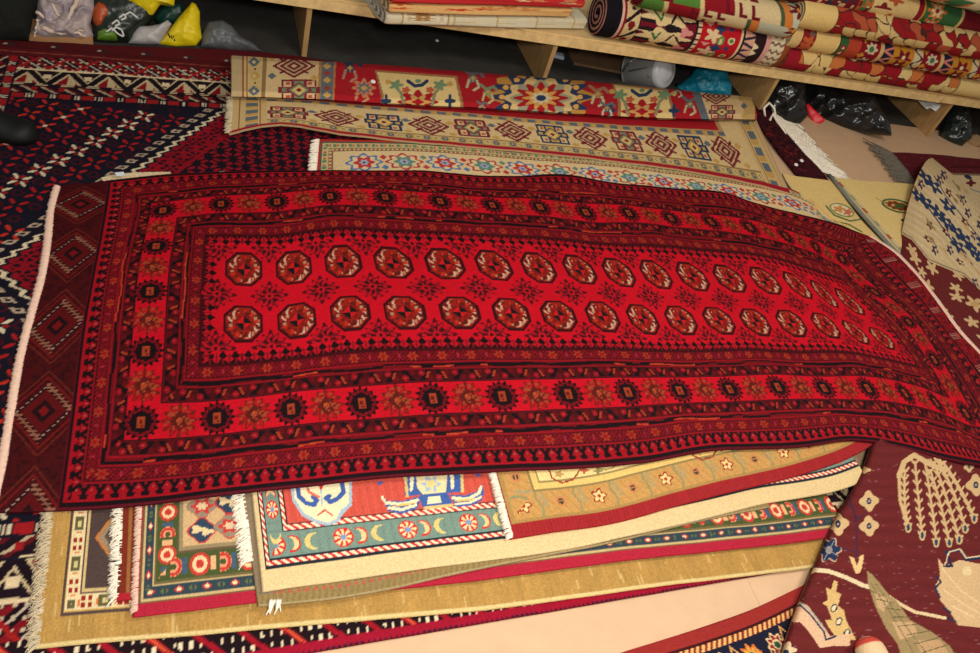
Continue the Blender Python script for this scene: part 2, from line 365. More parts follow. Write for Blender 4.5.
rug_navy, _ = sheet('area_rug', [fr, mid1, mid2, bk], paint_navy, step=.0036, thick=.009, world=True, wob=.001, edge=(96, 14, 30), seed=1)
tag(rug_navy, 'large navy rug with red and white star flowers, lying flat under the pile', 'rug')

# ================================================================== STACK OF RUGS IN THE MIDDLE
def stack_sheet(name, front, z, leftdir, depth, paint, step=.003, **k):
    """front: pixels of the near edge, leftdir: pixel where the left edge leaves the picture under the red rug"""
    F_ = [P(x, y, z if len(a) < 1 else a[0]) for x, y, *a in front]
    d = P(*leftdir, z)-F_[0]; d /= np.linalg.norm(d); d2 = np.array([.0, 1., 0])
    rows = []
    for t in (0, .25, .5, .75, 1):
        rows.append([p+(d*(1-i/(len(F_)-1))+d2*i/(len(F_)-1))*depth*t-np.array([0, 0, max(0, p[2]-z)*t]) for i, p in enumerate(F_)])
    return sheet(name, rows, paint, step=step, world=True, **k)
def fringe_left(parent, pts, z, px_out, length, material=None, **k):
    e = [P(x, y, z-.004) for x, y in pts]; o = np.array([-1., -.12, 0])
    return strands('fringe', e, o, length, material or M_FRINGE, parent, **k)

# --- gold gabbeh
def paint_gold(S):
    U, V = S['U'], S['V']; p = Pt(U, V, C(176, 136, 72))
    ui = np.floor(U/.32); p.c *= (1+.16*(hsh(ui+57*np.floor(V/2.3+hsh(ui)*3))-.5)+.10*(hsh(ui, 5)-.5)+.05*np.sin(U*.7))[..., None]
    k = hsh(ui*1.7+91*np.floor(V*.45+hsh(ui, 3)*5)); p.m(k > .97, C(200, 166, 104))
    d = np.minimum(U*1.4+.2, V)
    p.m(V < .5, C(214, 190, 130))
    vis = U < 40
    def br(lo, hi, fn): band(p.c, np.where(vis, d, -1), np.where(U*1.4+.2 < V, V, U*1.4), lo, hi, fn)
    br(5.0, 5.5, lambda a, t: [(True, C(84, 66, 62))])
    br(5.5, 5.8, lambda a, t: [(True, C(196, 158, 84))])
    def fl(a, t):
        q = a % 4.2; i = np.floor(a/4.2)
        return [(True, C(226, 204, 156)), ((i % 2 == 0) & (abs(q-2.1) < 1.3) & (abs(t-.5) < .36), C(150, 40, 30)), ((i % 2 == 0) & ((abs(q-2.1) < .25) | (abs(t-.5) < .07)), C(226, 204, 156)),
                ((i % 2 == 1) & (abs(q-2.1) < 1.5) & (abs(t-.5) < .36), C(98, 92, 58)), ((i % 2 == 1) & (abs(q-2.1) < .7) & (abs(t-.5) < .16), C(206, 190, 130)), ((q < .5) & (abs(t-.5) < .22), C(214, 120, 60))]
    br(5.8, 8.9, fl)
    br(8.9, 9.3, lambda a, t: [(True, C(80, 62, 60))]); br(9.3, 9.9, lambda a, t: [(True, C(206, 176, 120))]); br(9.9, 10.2, lambda a, t: [(True, C(80, 62, 60))])
    br(10.2, 60, lambda a, t: [(True, C(78, 62, 58))])
    q = p.view(U, V)
    q.dia(10.6, 20, 2.6, 4.2, C(190, 120, 60)); q.dia(10.6, 20, 2.0, 3.2, C(150, 130, 104)); q.dia(10.6, 20, 1.0, 1.8, C(92, 76, 66))
    return p
gold_front = [(36, 647), (100, 641), (220, 631), (360, 619), (500, 606), (640, 587.5), (760, 573), (860, 560)]
g0, _ = stack_sheet('area_rug', gold_front, .022, (52, 514), .95, paint_gold, thick=.009, edge=(226, 200, 130), seed=2, step=.0032)
tag(g0, 'gold brown wool rug lying directly on the navy rug, bottom of the folded-out pile', 'rug')
fringe_left(g0, [(37, 646), (43, 600), (48, 550), (53, 505), (57, 470)], .022, (20, 560), .022, M_FRINGE_T, spacing=.0012, rad=.0021, curl=.7)
# --- brown rug
def paint_brown(S):
    U, V = S['U'], S['V']; p = Pt(U, V, C(120, 44, 28)); p.m((U % 2.0) > 1.5, C(150, 96, 52)); p.m(U < .3, C(90, 30, 22)); p.m(V < 1.2, C(168, 32, 44)); return p
b0, _ = stack_sheet('area_rug', [(117, 600), (150, 596), (200, 590), (240, 586)], .031, (121, 508), .55, paint_brown, thick=.007, seed=3)
tag(b0, 'narrow showing strip of a reddish brown rug beside the green bordered rug', 'rug')
fringe_left(b0, [(118, 599), (119, 570), (120, 530), (121, 500), (122, 480)], .031, (105, 550), .020, spacing=.0012, rad=.0022, jit=.4, curl=.5)
# --- green bordered rug
def paint_green(S):
    U, V = S['U'], S['V']; NB = C(50, 66, 74); GR = C(72, 84, 44); CR = C(196, 170, 118); RD = C(196, 60, 52)
    p = Pt(U, V, C(206, 170, 122)); UL = U*1.42+1.1; d = np.minimum(UL, V); s = np.where(UL < V, V, U)
    w = lambda lo, hi, fn: band(p.c, d, s, lo, hi, fn)
    w(-1, 2.0, lambda a, t: [(True, C(172, 36, 56))]); w(2.0, 2.5, lambda a, t: [(True, C(110, 84, 56))]); w(2.5, 3.0, lambda a, t: [(True, CR)])
    def dm(a, t):
        q = (a % 5.0)-2.5; q2 = ((a+2.5) % 5.0)-2.5
        return [(True, NB), ((abs(q)/1.0+abs(t-.5)/.33 < 1), RD), ((abs(q)/.6+abs(t-.5)/.2 < 1), C(236, 214, 170)), ((abs(q2)/.8+abs(t-.5)/.35 < 1) & (abs(q2) > .2), C(96, 104, 62))]
    w(3.0, 5.2, dm); w(5.2, 5.6, lambda a, t: [(True, CR)]); w(5.6, 6.0, lambda a, t: [(True, C(110, 96, 62))])
    def gb(a, t):
        q = a % 9.0; r = np.hypot(q-2.2, (t-.5)*4.2); r2 = np.hypot(q-6.4, (t-.5)*4.2)
        return [(True, GR), ((r < 1.9), RD), ((r < 1.35), C(232, 200, 150)), ((r < .75), RD), ((r2 < 1.6) & (r2 > .55) & (q > 5.9), C(228, 150, 110)), ((r2 < 1.5) & (r2 > .95) & (q > 5.9), RD), ((abs(q-4.6) < .5) & (abs(t-.5) < .25), C(220, 170, 120)), ((abs(q-8.4) < .45) & (abs(t-.5) < .3), C(70, 90, 110))]
    w(6.0, 11.2, gb); w(11.2, 11.6, lambda a, t: [(True, C(100, 84, 60))]); w(11.6, 12.6, lambda a, t: [(True, C(150, 130, 96))])
    f = d > 12.6
    q = p.view(U, V)
    for k in range(0, 12):
        for j in range(2):
            x = 11.6+k*5.2; y = 15.6+j*5.4+(k % 2)*.5
            if (k+j) % 2: q.polar(x, y, 2.5, 2.6, RD, 4, .12); q.polar(x, y, 2.7, 2.3, C(150, 130, 110), 4, .12); q.polar(x, y, 1.8, 1.5, RD, 6, .25); q.polar(x, y, 1.0, .8, C(220, 190, 150), 6, .2)
            else: q.polar(x, y, 2.5, 2.6, RD, 4, .12); q.polar(x, y, 2.2, 2.3, C(50, 68, 88), 4, .12); q.polar(x-.8, y+.3, 1.2, .8, C(226, 200, 150), 3, .3); q.polar(x+1, y-.4, 1.1, .7, C(226, 200, 150), 3, .3)
    return p
gr_front = [(134, 616), (200, 608), (269, 600), (363, 591), (500, 576), (620, 560), (760, 545.5), (850, 534)]
gr, _ = stack_sheet('area_rug', gr_front, .039, (140, 506), .8, paint_green, thick=.008, edge=(176, 34, 54), seed=4, step=.0028)
tag(gr, 'green bordered rug with thick crimson edge, third strip up from the hardboard floor', 'rug')
fringe_left(gr, [(135, 613), (136, 580), (138, 540), (140, 500), (141, 480)], .039, (120, 560), .011, M_FRINGE_P, spacing=.0014, rad=.0024, curl=.3)
# --- khaki rug
def paint_khaki(S):
    U, V = S['U'], S['V']; p = Pt(U, V, C(140, 118, 74)); p.c *= (1+.12*np.sin(U*5+np.sin(V*3)))[..., None]; p.m(V < .3, C(166, 146, 104)); p.m((abs(V-2.2) < .35) & ((U % 1.6) < .8) & (U < 40), C(176, 90, 74)); p.m((U < 3.6) & (V > 2), C(134, 116, 90)); return p
kh, _ = stack_sheet('area_rug', [(259, 605), (283, 603), (352, 595), (420, 581), (480, 568), (548, 554.5), (615, 541), (700, 520.5), (770, 507)], .047, (242, 489), .7, paint_khaki, thick=.007, seed=5)
tag(kh, 'plain khaki rug end with white fringe, just below the cream edged rug', 'rug')
fringe_left(kh, [(251, 562), (247, 530), (243, 500), (240, 480)], .047, (225, 530), .024, spacing=.0012, rad=.0024, jit=.5, curl=.5)
strands('corner_tassel', [P(270, 603, .045), P(282, 602, .045)], P(273, 625, .045)-P(276, 603, .045), .022, M_FRINGE, kh, spacing=.002, rad=.003)
# --- cream rug with teal border
def paint_cream(S):
    U, V = S['U'], S['V']; RDF = C(204, 84, 68); TEAL = C(120, 144, 130); K = C(34, 42, 50); CRM = C(222, 194, 142); R2 = C(206, 50, 44)
    p = Pt(U, V, RDF); UL = U*1.7+2.9; d = np.minimum(UL, V); s = np.where(UL < V, V, U)
    p.c *= (1+.07*np.sin(U*3.1)+.05*np.sin(U*7.7))[..., None]
    w = lambda lo, hi, fn: band(p.c, d, s, lo, hi, fn)
    w(-1, 4.1, lambda a, t: [(True, CRM)])
    pole = lambda a, t: [(True, R2), (((a+t*1.3) % 1.7) < .85, C(240, 224, 190))]
    w(4.1, 4.6, lambda a, t: [(True, K)]); w(4.6, 5.7, pole); w(5.7, 6.1, lambda a, t: [(True, K)])
    def te(a, t):
        q = a % 13.6; y = (t-.5)*5.2; r = np.hypot(q-3.2, y); th = np.arctan2(y, q-3.2)
        r2 = np.hypot(q-6.5, y); r3 = np.hypot(q-10.8, y)
        return [(True, TEAL), ((np.sin(a*3.3) > .5), TEAL*.9), ((r < 2.1), R2), ((r < 1.8) & (np.cos(8*th) > -.1), C(238, 214, 160)), ((r < .6), C(120, 150, 190)),
                ((r2 < 1.8) & (np.hypot(q-5.6, y) > 1.5), R2), ((r2 < 1.45) & (np.hypot(q-5.4, y) > 1.6), C(236, 200, 140)), ((r3 < 1.8) & (np.hypot(q-11.7, y) > 1.6), C(222, 196, 120))]
    w(6.1, 11.4, te); w(11.4, 11.8, lambda a, t: [(True, K)]); w(11.8, 12.9, pole); w(12.9, 13.3, lambda a, t: [(True, K)])
    q = p.view(S['X'], S['Y']); B = C(66, 96, 160); CW = C(240, 224, 180); LB = C(166, 186, 200)
    # cloud shaped medallion at the left corner of the field
    q.poly([(288, 470), (352, 470), (352, 505), (344, 513), (338, 522), (328, 526), (316, 523), (302, 516), (292, 500)], LB)
    q.poly([(291, 470), (349, 470), (349, 503), (341, 510), (336, 519), (328, 523), (317, 520), (304, 513), (295, 499)], CW)
    q.line([(297, 478), (299, 496), (306, 503), (314, 505), (317, 500), (313, 497)], 4.5, B); q.line([(340, 478), (344, 492), (337, 499), (330, 502), (326, 498), (329, 496)], 4.5, B)
    q.line([(305, 482), (309, 492), (319, 497)], 2.5, C(216, 110, 84)); q.poly([(312, 470), (330, 470), (321, 492)], R2); q.line([(318, 515), (325, 510), (332, 515)], 1.6, R2); q.line([(321, 490), (322, 505)], 1.5, LB)
    # vase motif
    q.poly([(405, 470), (462, 470), (462, 492), (405, 496)], B)
    q.poly([(416, 468), (448, 468), (446, 492), (436, 497), (424, 495), (417, 488)], C(232, 214, 160)); q.polar(431, 484, 8, 7, LB, 6, .25); q.polar(431, 484, 5, 4, C(240, 206, 130), 5, .3)
    q.poly([(403, 470), (406, 470), (409, 497), (406, 497)], C(214, 190, 120)); q.poly([(460, 468), (463, 468), (464, 492), (461, 493)], C(214, 190, 120))
    q.poly([(410, 476), (414, 476), (413, 490), (410, 492)], CW); q.poly([(450, 474), (454, 474), (454, 488), (451, 490)], CW)
    q.poly([(420, 495), (447, 492), (453, 504), (422, 507)], B); q.poly([(428, 497), (440, 496), (442, 503), (427, 504)], CW)
    q.line([(425, 508), (452, 505)], 2.5, C(226, 190, 120))
    for pts in ([(382, 496), (388, 501), (402, 501), (421, 496), (418, 508), (402, 514), (388, 511)], [(450, 495), (466, 495), (476, 492), (482, 484), (484, 492), (482, 500), (470, 506), (456, 507)]):
        q.poly(pts, B)
    q.line([(386, 503), (402, 504), (418, 500)], 3, CW); q.line([(389, 508), (402, 509.5), (416, 505)], 3, CW); q.line([(392, 506.5), (416, 503)], 1.4, C(240, 190, 90)); q.line([(382, 497), (386, 503)], 2.5, CW)
    q.line([(453, 498), (468, 499), (479, 493), (481, 487)], 3, CW); q.line([(456, 504), (470, 502.5), (481, 497)], 2.6, CW); q.line([(455, 501), (474, 499)], 1.4, C(240, 190, 90))
    q.polar(380, 483, 2.5, 2, B, 4, .3); q.polar(478, 475, 2.5, 2, B, 4, .3)
    return p
cr_front = [(264, 590.5), (300, 585), (363, 576), (438, 565), (500, 557), (566, 547.5), (652, 529), (723, 512.5), (760, 503), (800, 497, .057), (840, 489, .059), (867, 479, .062)]
crm, _ = stack_sheet('area_rug', cr_front, .056, (253, 489), .62, paint_cream, thick=.009, edge=(240, 220, 168), seed=6, step=.0024)
tag(crm, 'cream edged rug with red field and teal flower border, second from the top', 'rug')
# --- crimson edged gold border rug
def paint_top(S):
    U, V = S['U'], S['V']; p = Pt(U, V, C(236, 208, 140)); d = np.minimum(U+1.9, V); s = np.where(U+1.9 < V, V, U)
    w = lambda lo, hi, fn: band(p.c, d, s, lo, hi, fn)
    w(-1, 2.9, lambda a, t: [(True, C(160, 40, 42)), (((a*2.2) % 2 < .5), C(144, 34, 38))])
    w(2.9, 3.9, lambda a, t: [(True, C(170, 134, 76))])
    def gb(a, t):
        q = a % 19.5; y = (t-.5)*6.2; r = np.hypot(q-5, y); th = np.arctan2(y, q-5); Rr = 2.1*(.82+.18*np.cos(5*th))
        r2 = np.hypot(q-14.4, y)
        return [(True, C(196, 148, 84)), (((a+t*4) % 2.3 < .5), C(188, 138, 78)), ((r < Rr), C(150, 40, 36)), ((r < Rr-.45), C(240, 206, 136)), ((r < .5), C(176, 50, 40)),
                ((r2 < 1.3), C(200, 130, 84)), ((r2 < .8) & (abs(y) > .15), C(74, 70, 46)), ((abs((q % 9.7)-9.0-np.sin(t*6)*.5) < .35), C(150, 140, 96)), ((abs((q % 9.7)-1.4+t*1.2) < .5) & (t > .3), C(170, 150, 104))]
    w(3.9, 10.1, gb); w(10.1, 10.6, lambda a, t: [(True, C(140, 122, 76))]); w(10.6, 12.2, lambda a, t: [(True, C(228, 190, 112))]); w(12.2, 12.6, lambda a, t: [(True, C(150, 130, 80))])
    q = p.view(S['X'], S['Y']); R = C(150, 52, 40)
    for x0, y0, sc in ((562, 474, 1), (702, 452, .9), (810, 440, .7)):
        q.line([(x0-14*sc, y0-6), (x0-10*sc, y0+4*sc), (x0, y0+9*sc), (x0+12*sc, y0+5*sc), (x0+18*sc, y0-5*sc)], 1.6, R); q.polar(x0-3, y0, 4, 3, C(190, 150, 90), 5, .3); q.polar(x0+22*sc, y0-4, 4, 3, C(190, 96, 70), 4, .3)
        q.line([(x0+30*sc, y0-8), (x0+44*sc, y0-4), (x0+60*sc, y0-10)], 1.2, C(130, 110, 60)); q.polar(x0+36*sc, y0-3, 4, 3, C(140, 130, 80), 4, .3)
    return p
tp_front = [(511, 537.5), (560, 530), (617, 521), (680, 503.5), (741, 488), (802, 473, .069), (851, 456, .071), (878, 440, .073)]
tp, _ = stack_sheet('area_rug', tp_front, .067, (494, 475), .5, paint_top, thick=.010, edge=(150, 32, 40), seed=7, step=.0026)
tag(tp, 'crimson edged rug with gold flower border, directly beneath the long red runner', 'rug')
fringe_left(tp, [(511, 538), (505, 515), (499, 493), (494, 474), (490, 455)], .069, (490, 515), .016, spacing=.0014, rad=.0024, jit=.25, curl=.2)

# ================================================================== THE LONG RED RUNNER
ku = [0] + [25+17*k for k in range(16)] + [305]; ku = np.array(ku, float)
bandx_b = [141, 217, 291, 362, 433, 502, 568, 628, 680, 730, 778, 824, 868, 905, 936, 966]; bandy_b = [422, 418, 409, 403, 398, 396, 394, 392, 390, 389, 387, 388, 388, 393, 402, 413]
bandx_t = [163, 221, 277, 330, 385, 440, 492, 540, 586, 629, 671, 711, 750, 786, 816, 842]; bandy_t = [210, 204, 202, 196, 197, 201, 205, 207, 212, 213, 218, 222, 227, 236, 247, 259]
r1x = [244, 294, 343, 393, 445, 494, 539, 580, 619, 656, 693, 730, 766, 798, 824, 850]; r1y = [269, 268, 262, 264, 264, 266, 268, 270, 273, 275, 277, 279, 281, 286, 295, 303]
r2x = [243, 297, 350, 405, 459, 513, 558, 603, 643, 681, 719, 756, 791, 826, 856, 882]; r2y = [323, 320, 312, 312, 311, 314, 315, 316, 319, 320, 320, 322, 323, 325, 332, 338]
mu = 48.5+13.87*np.arange(16)
def med_row(mx, my, left, lcol, right):
    kn = [0, 25]+list(mu)+[305]; return spl(kn, [left[0], lcol[0]]+mx+[right[0]], ku), spl(kn, [left[1], lcol[1]]+my+[right[1]], ku)
def edge_row(ex_, ey_, zz, xw, left, right):
    """edge points whose world x matches the flower columns"""
    out = [left]
    for x in xw:
        cand = np.linspace(-60, 1150, 2421); yy = np.interp(cand, ex_, ey_); ww = np.array([P(a, b, zz)[0] for a, b in zip(cand, yy)]); k = np.argmin(abs(ww-x)); out.append((cand[k], yy[k]))
    return out+[right]
zrow = lambda v: None
# heights of the cloth (m) : columns ku, rows V
Zc = np.array([.024, .050, .075, .083, .085, .086, .086, .086, .087, .087, .088, .089, .090, .094, .100, .102, .094, .07])
def zrowf(f): return [.022+(zc-.022)*f for zc in Zc]
xb = [(-20, 511), (0, 511), (48, 513), (119, 507), (186, 499), (252, 489), (322, 484), (402, 473.5), (460, 473), (493, 472), (546, 467), (626, 465), (700, 451), (726, 449), (802, 446), (833, 442), (864, 438), (880, 440), (900, 446), (925, 455), (980, 465), (1040, 480), (1200, 500)]
xt = [(40, 190), (60, 186), (100, 180), (130, 177), (186, 173), (231, 171), (300, 170), (440, 171), (480, 175), (520, 176), (549, 171.5), (573, 176), (610, 182), (700, 190), (733, 193), (757, 203), (794, 217), (826, 220), (853, 230), (868, 236), (1000, 300)]
wb = [P(a, b, .08)[0]-.005 for a, b in zip(bandx_b, bandy_b)]
xbx, xby = zip(*xb); xtx, xty = zip(*xt)
be = edge_row(xbx, xby, .07, wb, (-4, 511), (1036, 492))
wt = [P(a, b, .08)[0] for a, b in zip(bandx_t, bandy_t)]
te_ = edge_row(xtx, xty, .07, wt, (60, 186), (868, 236)); te_[-2] = (846, 227); te_[-3] = (824, 220)
wl = lambda y: tuple(Q(np.array([-.316+.018*math.exp(-((y-1.62)/.16)**2), y, .02])))
R1x, R1y = med_row(r1x, r1y, wl(1.54), (153, 265), (936, 300)); R2x, R2y = med_row(r2x, r2y, wl(1.34), (148, 322), (962, 335))
rowsR = [be, [wl(1.10)]+list(zip(bandx_b, bandy_b))+[(1012, 400)], list(zip(R2x, R2y)), list(zip(R1x, R1y)), [wl(1.76)]+list(zip(bandx_t, bandy_t))+[(897, 255)], te_]
zr = [zrowf(.93), zrowf(1.0), zrowf(1.02), zrowf(1.0), zrowf(.95), zrowf(.8)]
rowsR = [[(x, y, zz) for (x, y), zz in zip(r, zz_)] for r, zz_ in zip(rowsR, zr)]

def paint_red(S):
    U, V = S['U'], S['V']; FIELD = C(186, 8, 28); K = C(22, 7, 12); DK = C(66, 8, 13); OR = C(150, 50, 26); R = C(150, 9, 24); LN = C(136, 11, 24); MR = C(88, 9, 17)
    p = Pt(U, V, FIELD)
    e = np.minimum(V, 106-V); u = np.minimum(U, 305-U); a = np.where(U < 150, np.where(u < 25, (u-10.5)*18.5/14.5, 18.5+(u-25)*1.03), np.where(u < 25, (u-7)*18.5/18., 18.5+(u-25)*1.03))
    d = np.minimum(e, a); s = np.where(e < a, U, V-53+1000.)
    w = lambda lo, hi, fn: band(p.c, d, s, lo, hi, fn)
    ln = lambda c: (lambda a_, t: [(True, c)])
    w(0, .35, ln(C(84, 9, 24))); w(.35, 1.25, ln(K))
    def spade(P_, inv=False):
        def f(a_, t):
            q = abs((a_ % P_)/P_-.5)*2; tt = t if not inv else t
            wd = np.where(tt < .16, 1.1, np.where(tt < .42, .5-.5*(tt-.16), np.where(tt < .52, .86, .86*np.clip((.97-tt)/.45, 0, 1)**.7)))
            return [(True, K), (q < wd, R), ((q < .14) & (abs(tt-.66) < .09), C(150, 70, 60)), ((q > .8) & (tt > .8), C(110, 16, 22)), ((abs(q-wd) < .16) & (tt > .4) & (tt < .95), K)]
        return f
    w(1.25, 5.0, spade(3.0)); w(5.0, 5.35, ln(LN))
    def lattice(a_, t):
        q = a_ % 7.2; y = t-.5; r = np.hypot(q-3.6, y*3.4); th = np.arctan2(y*3.4, q-3.6)
        x1 = (abs((a_*1.5+t*5) % 1.6-.8) < .28) | (abs((a_*1.5-t*5) % 1.6-.8) < .28)
        return [(True, DK), (x1, C(122, 10, 24)), ((r < 1.4*(.75+.25*np.cos(6*th))), OR), ((r < .55), C(140, 14, 20)), ((abs(q-.1) < .45) & (abs(y) < .16), C(150, 30, 46)), ((t < .08) | (t > .92), C(60, 6, 12))]
    w(5.35, 8.6, lattice); w(8.6, 8.95, ln(LN))
    def streak(a_, t):
        k = hsh(np.floor(a_/5.5+np.sin(a_*.21)), 2); y = t+.16*np.sin(a_*.35)
        return [(True, C(104, 10, 18)), ((k < .6) & (abs(y-.35) < .24), K), ((k > .4) & (abs(y-.7) < .16), K), ((k > .75) & (abs(y-.3) < .12), C(180, 60, 30))]
    w(8.95, 10.5, streak); w(10.5, 10.8, ln(LN))
    def orn(a_, t):
        q = a_ % 4.1; i = np.floor(a_/4.1); y = t-.5; r = np.hypot(q-1.5, (t-.38)*3.6); up = np.where(i % 2 == 0, t, 1-t)
        return [(True, DK), (abs(q-2.0-(up-.5)*2.4) < .7, K), ((np.hypot(q-1.2, (up-.68)*3.6) < .8), C(136, 10, 24)), ((np.hypot(q-3.1, (up-.3)*3.6) < .8), MR), ((abs((q-2.6)-(up-.5)*1.5) < .33) & (up > .25) & (up < .8) & (i % 3 != 0), OR), ((np.hypot(q-1.2, (up-.68)*3.6) < .22), C(160, 60, 50)), ((t < .09) | (t > .93), MR)]
    w(10.8, 14.2, orn); w(14.2, 14.5, ln(K*1.5))
    w(14.5, 22.6, ln(FIELD))
    w(22.6, 22.9, ln(K*1.5)); w(22.9, 26.3, orn); w(26.3, 26.6, ln(LN)); w(26.6, 28.0, streak); w(28.0, 28.3, ln(LN)); w(28.3, 31.6, lattice); w(31.6, 32.0, ln(C(60, 6, 12)))
    def arrow(a_, t):
        q = abs((a_ % 3.1)/3.1-.5)*2; return [(True, K), (q/.8+abs(t-.36)/.34 < 1, C(172, 12, 28)), ((t > .62) & (q < .35+(t-.62)*1.6), FIELD), ((q > .8) & (t < .4), C(110, 10, 20)), ((q < .1) & (t < .75), C(90, 10, 20))]
    w(32.0, 35.4, arrow)
    # flowers of the red band
    xs_ = [25+17*k for k in range(16)]
    def flowerA(x, y, r=3.9):
        p.polar(x, y, r*.96, r*.96, K, 16, .12); p.polar(x, y, r*.84, r*.84, C(104, 8, 18), 16, .10, ph=math.pi, r0=.76); p.polar(x, y, r*.7, r*.7, C(120, 8, 20), 8, .2, r0=.86); p.polar(x, y, r*.62, r*.62, K, 8, .2); p.rect(x-r*.23, y-r*.34, x+r*.23, y+r*.34, C(150, 56, 28)); p.rect(x-r*.12, y-r*.08, x+r*.1, y+r*.16, C(96, 20, 16)); p.rect(x-r*.03, y-r*.26, x+r*.12, y-r*.14, C(104, 24, 18))
    def flowerB(x, y, r=3.6):
        p.polar(x, y, r, r, C(104, 22, 18), 12, .18); p.polar(x, y, r*.86, r*.86, C(160, 16, 22), 18, .22, r0=.66); p.polar(x, y, r*.55, r*.55, C(86, 22, 16), 8, .3); p.polar(x, y, r*.2, r*.2, C(176, 70, 34))
        I, lx, ly = p.loc(x, y, r); mk = (hsh(np.floor((lx+50)/.55)+57*np.floor((ly+50)/.55)) > .72) & (np.hypot(lx, ly) < r*.95); p.c[tuple(i[mk] for i in I)] = C(150, 60, 34)
    for yb in (18.5, 87.5):
        for k, x in enumerate(xs_):
            flowerA(x, yb)
            if k < 15: flowerB(x+8.5, yb)
    for xe in (25, 280):
        for k in range(1, 8):
            y = 18.5+k*8.625
            (flowerB if k % 2 else flowerA)(xe, y)
    # guls
    for yc in (43.6, 62.4):
        for x in mu:
            rx, ry = 5.15, 6.0
            I, lx, ly = p.loc(x, yc, 7); qx = abs(lx)/rx; qy = abs(ly)/ry; o8 = np.maximum(np.maximum(qx, qy), (qx+qy)/1.42)
            def g(mk, c): p.c[tuple(i[mk] for i in I)] = c
            g(o8 < 1, C(52, 8, 14)); g(o8 < .86, C(140, 28, 18)); g((o8 < .86) & (hsh(np.floor((lx+50)/.7)+57*np.floor((ly+50)/.8)) > .6), C(92, 22, 16)); g((o8 < .8) & (hsh(np.floor((lx+50)/.8)+31*np.floor((ly+50)/.8)) > .86), C(170, 120, 90))
            sgn = (lx*ly) > 0
            g((o8 < .78) & (o8 > .55) & (~sgn) & (np.sin(np.arctan2(ly, lx)*11+2*o8*6) > .45) & (abs(lx) > 1.0), C(196, 158, 132))
            g((o8 < .74) & (o8 > .52) & sgn & (np.sin(np.arctan2(ly, lx)*9) > .3), C(180, 40, 26))
            g((abs(lx) < 1.9) & (abs(ly) < 2.3), C(120, 20, 18)); g((abs(lx) < 1.9) & (abs(ly) < 2.3) & ((abs(lx)/1.9+abs(ly)/2.3) < 1.15) & sgn, C(14, 18, 18)); g((abs(lx) < 1.9) & (abs(ly) < 2.3) & ((abs(lx)/1.9+abs(ly)/2.3) < 1.0) & ~sgn, C(186, 20, 26))
    def cross(x, y, f=1., cl=(35.4, 70.6)):
        I, lx, ly = p.loc(x, y, 6.2*f); r = np.hypot(lx/5.6, ly/5.9)/f; th = np.arctan2(ly/5.9, lx/5.6)
        k = .55+.3*abs(np.cos(2*th))+.16*np.cos(12*th); bb = (p.B[I] > cl[0]) & (p.B[I] < cl[1])
        def g(mk, c): p.c[tuple(i[mk & bb] for i in I)] = c
        g(r < k, C(110, 14, 24)); g((r < k*.86) & (np.cos(12*th+r*9) > .35), C(182, 12, 28)); g((r < .5) & (np.cos(8*th) > 0) & (r > .25), C(56, 8, 16)); g(r < .2, C(180, 14, 28)); g(r < .1, C(56, 8, 16)); g((r > .75) & (r < k), C(70, 8, 18))
    for x in list(mu+13.87/2)+[mu[0]-6.9]:
        cross(x, 53, .92); cross(x, 36.0, .9); cross(x, 70.0, .9)
    # woven ends with combs
    en = (U < 10.5); p.m(en, C(66, 8, 12))
    y = (V-22+10.7) % 23.7; x = U; en2 = U > 298
    dd = np.abs(y-10.7)+(x-5.2)*0
    dia = abs(y-10.7)/7.2+abs(x-5.4)/5.4
    hk = hsh(np.floor(V/.8)+37*np.floor(U/.7)); p.m(en & (hk > .72), C(50, 7, 11)); p.m(en & (dia < 1), C(44, 7, 11)); p.m(en & (dia < .8), C(84, 10, 14)); p.m(en & (dia < .42), C(30, 8, 12)); p.m(en & (dia < .2), C(110, 12, 18))
    p.m(en & (abs(dia-1.25) < .05), C(104, 18, 16)); p.m(en & (abs(dia-1.5) < .04), C(96, 30, 20))
    p.m(en & (abs(dia-.92) < .03) & ((y-10.7)*(x-5.4) < 0) & ((V*1.0) % 1 < .5), C(158, 136, 120))
    cb = (y-10.7)*(x-5.4) > 0
    cc_ = C(136, 88, 68)
    p.m(en & cb & (abs(dia-.98) < .035), cc_); p.m(en & cb & (abs(dia-.98) < .17) & ((V*1.0) % 1 < .36), cc_)
    p.m(en2, C(142, 12, 24)); hk = hsh(np.floor(V/.9)+37*np.floor(U/.8)); p.m(en2 & (hk > .6), C(104, 10, 20)); p.m(en2 & (hk < .12), C(64, 10, 16)); p.m(en2 & ((V % 14) < 3.0) & ((V*1.3) % 1 < .4) & (U < 303), C(170, 116, 100))
    # abrash
    rr = np.sin(V*.55+1.3)*.5+np.sin(V*1.7)*.3+np.sin(U*.12)*.3
    p.c *= (1+.05*rr)[..., None]
    return p
runner = empty('runner_rug', (1.2, 1.4, 0), 'long red runner rug with two rows of octagon medallions, spread on top of the pile', 'rug')
rr_, SR = sheet('pile_field', rowsR, paint_red, step=.0027, us=ku, vs=[0, 18.5, 43.6, 62.4, 87.5, 106], UV=True, thick=.008, material=M_SILK, parent=runner, wob=.0012, edge=(72, 9, 22), seed=9)
Wr = SR['W']
eL = [Wr[i, 0]+np.array([0, 0, -.003]) for i in np.linspace(0, Wr.shape[0]-1, 24).astype(int)]
eR = [Wr[i, -1]+np.array([0, 0, -.003]) for i in np.linspace(0, Wr.shape[0]-1, 24).astype(int)]
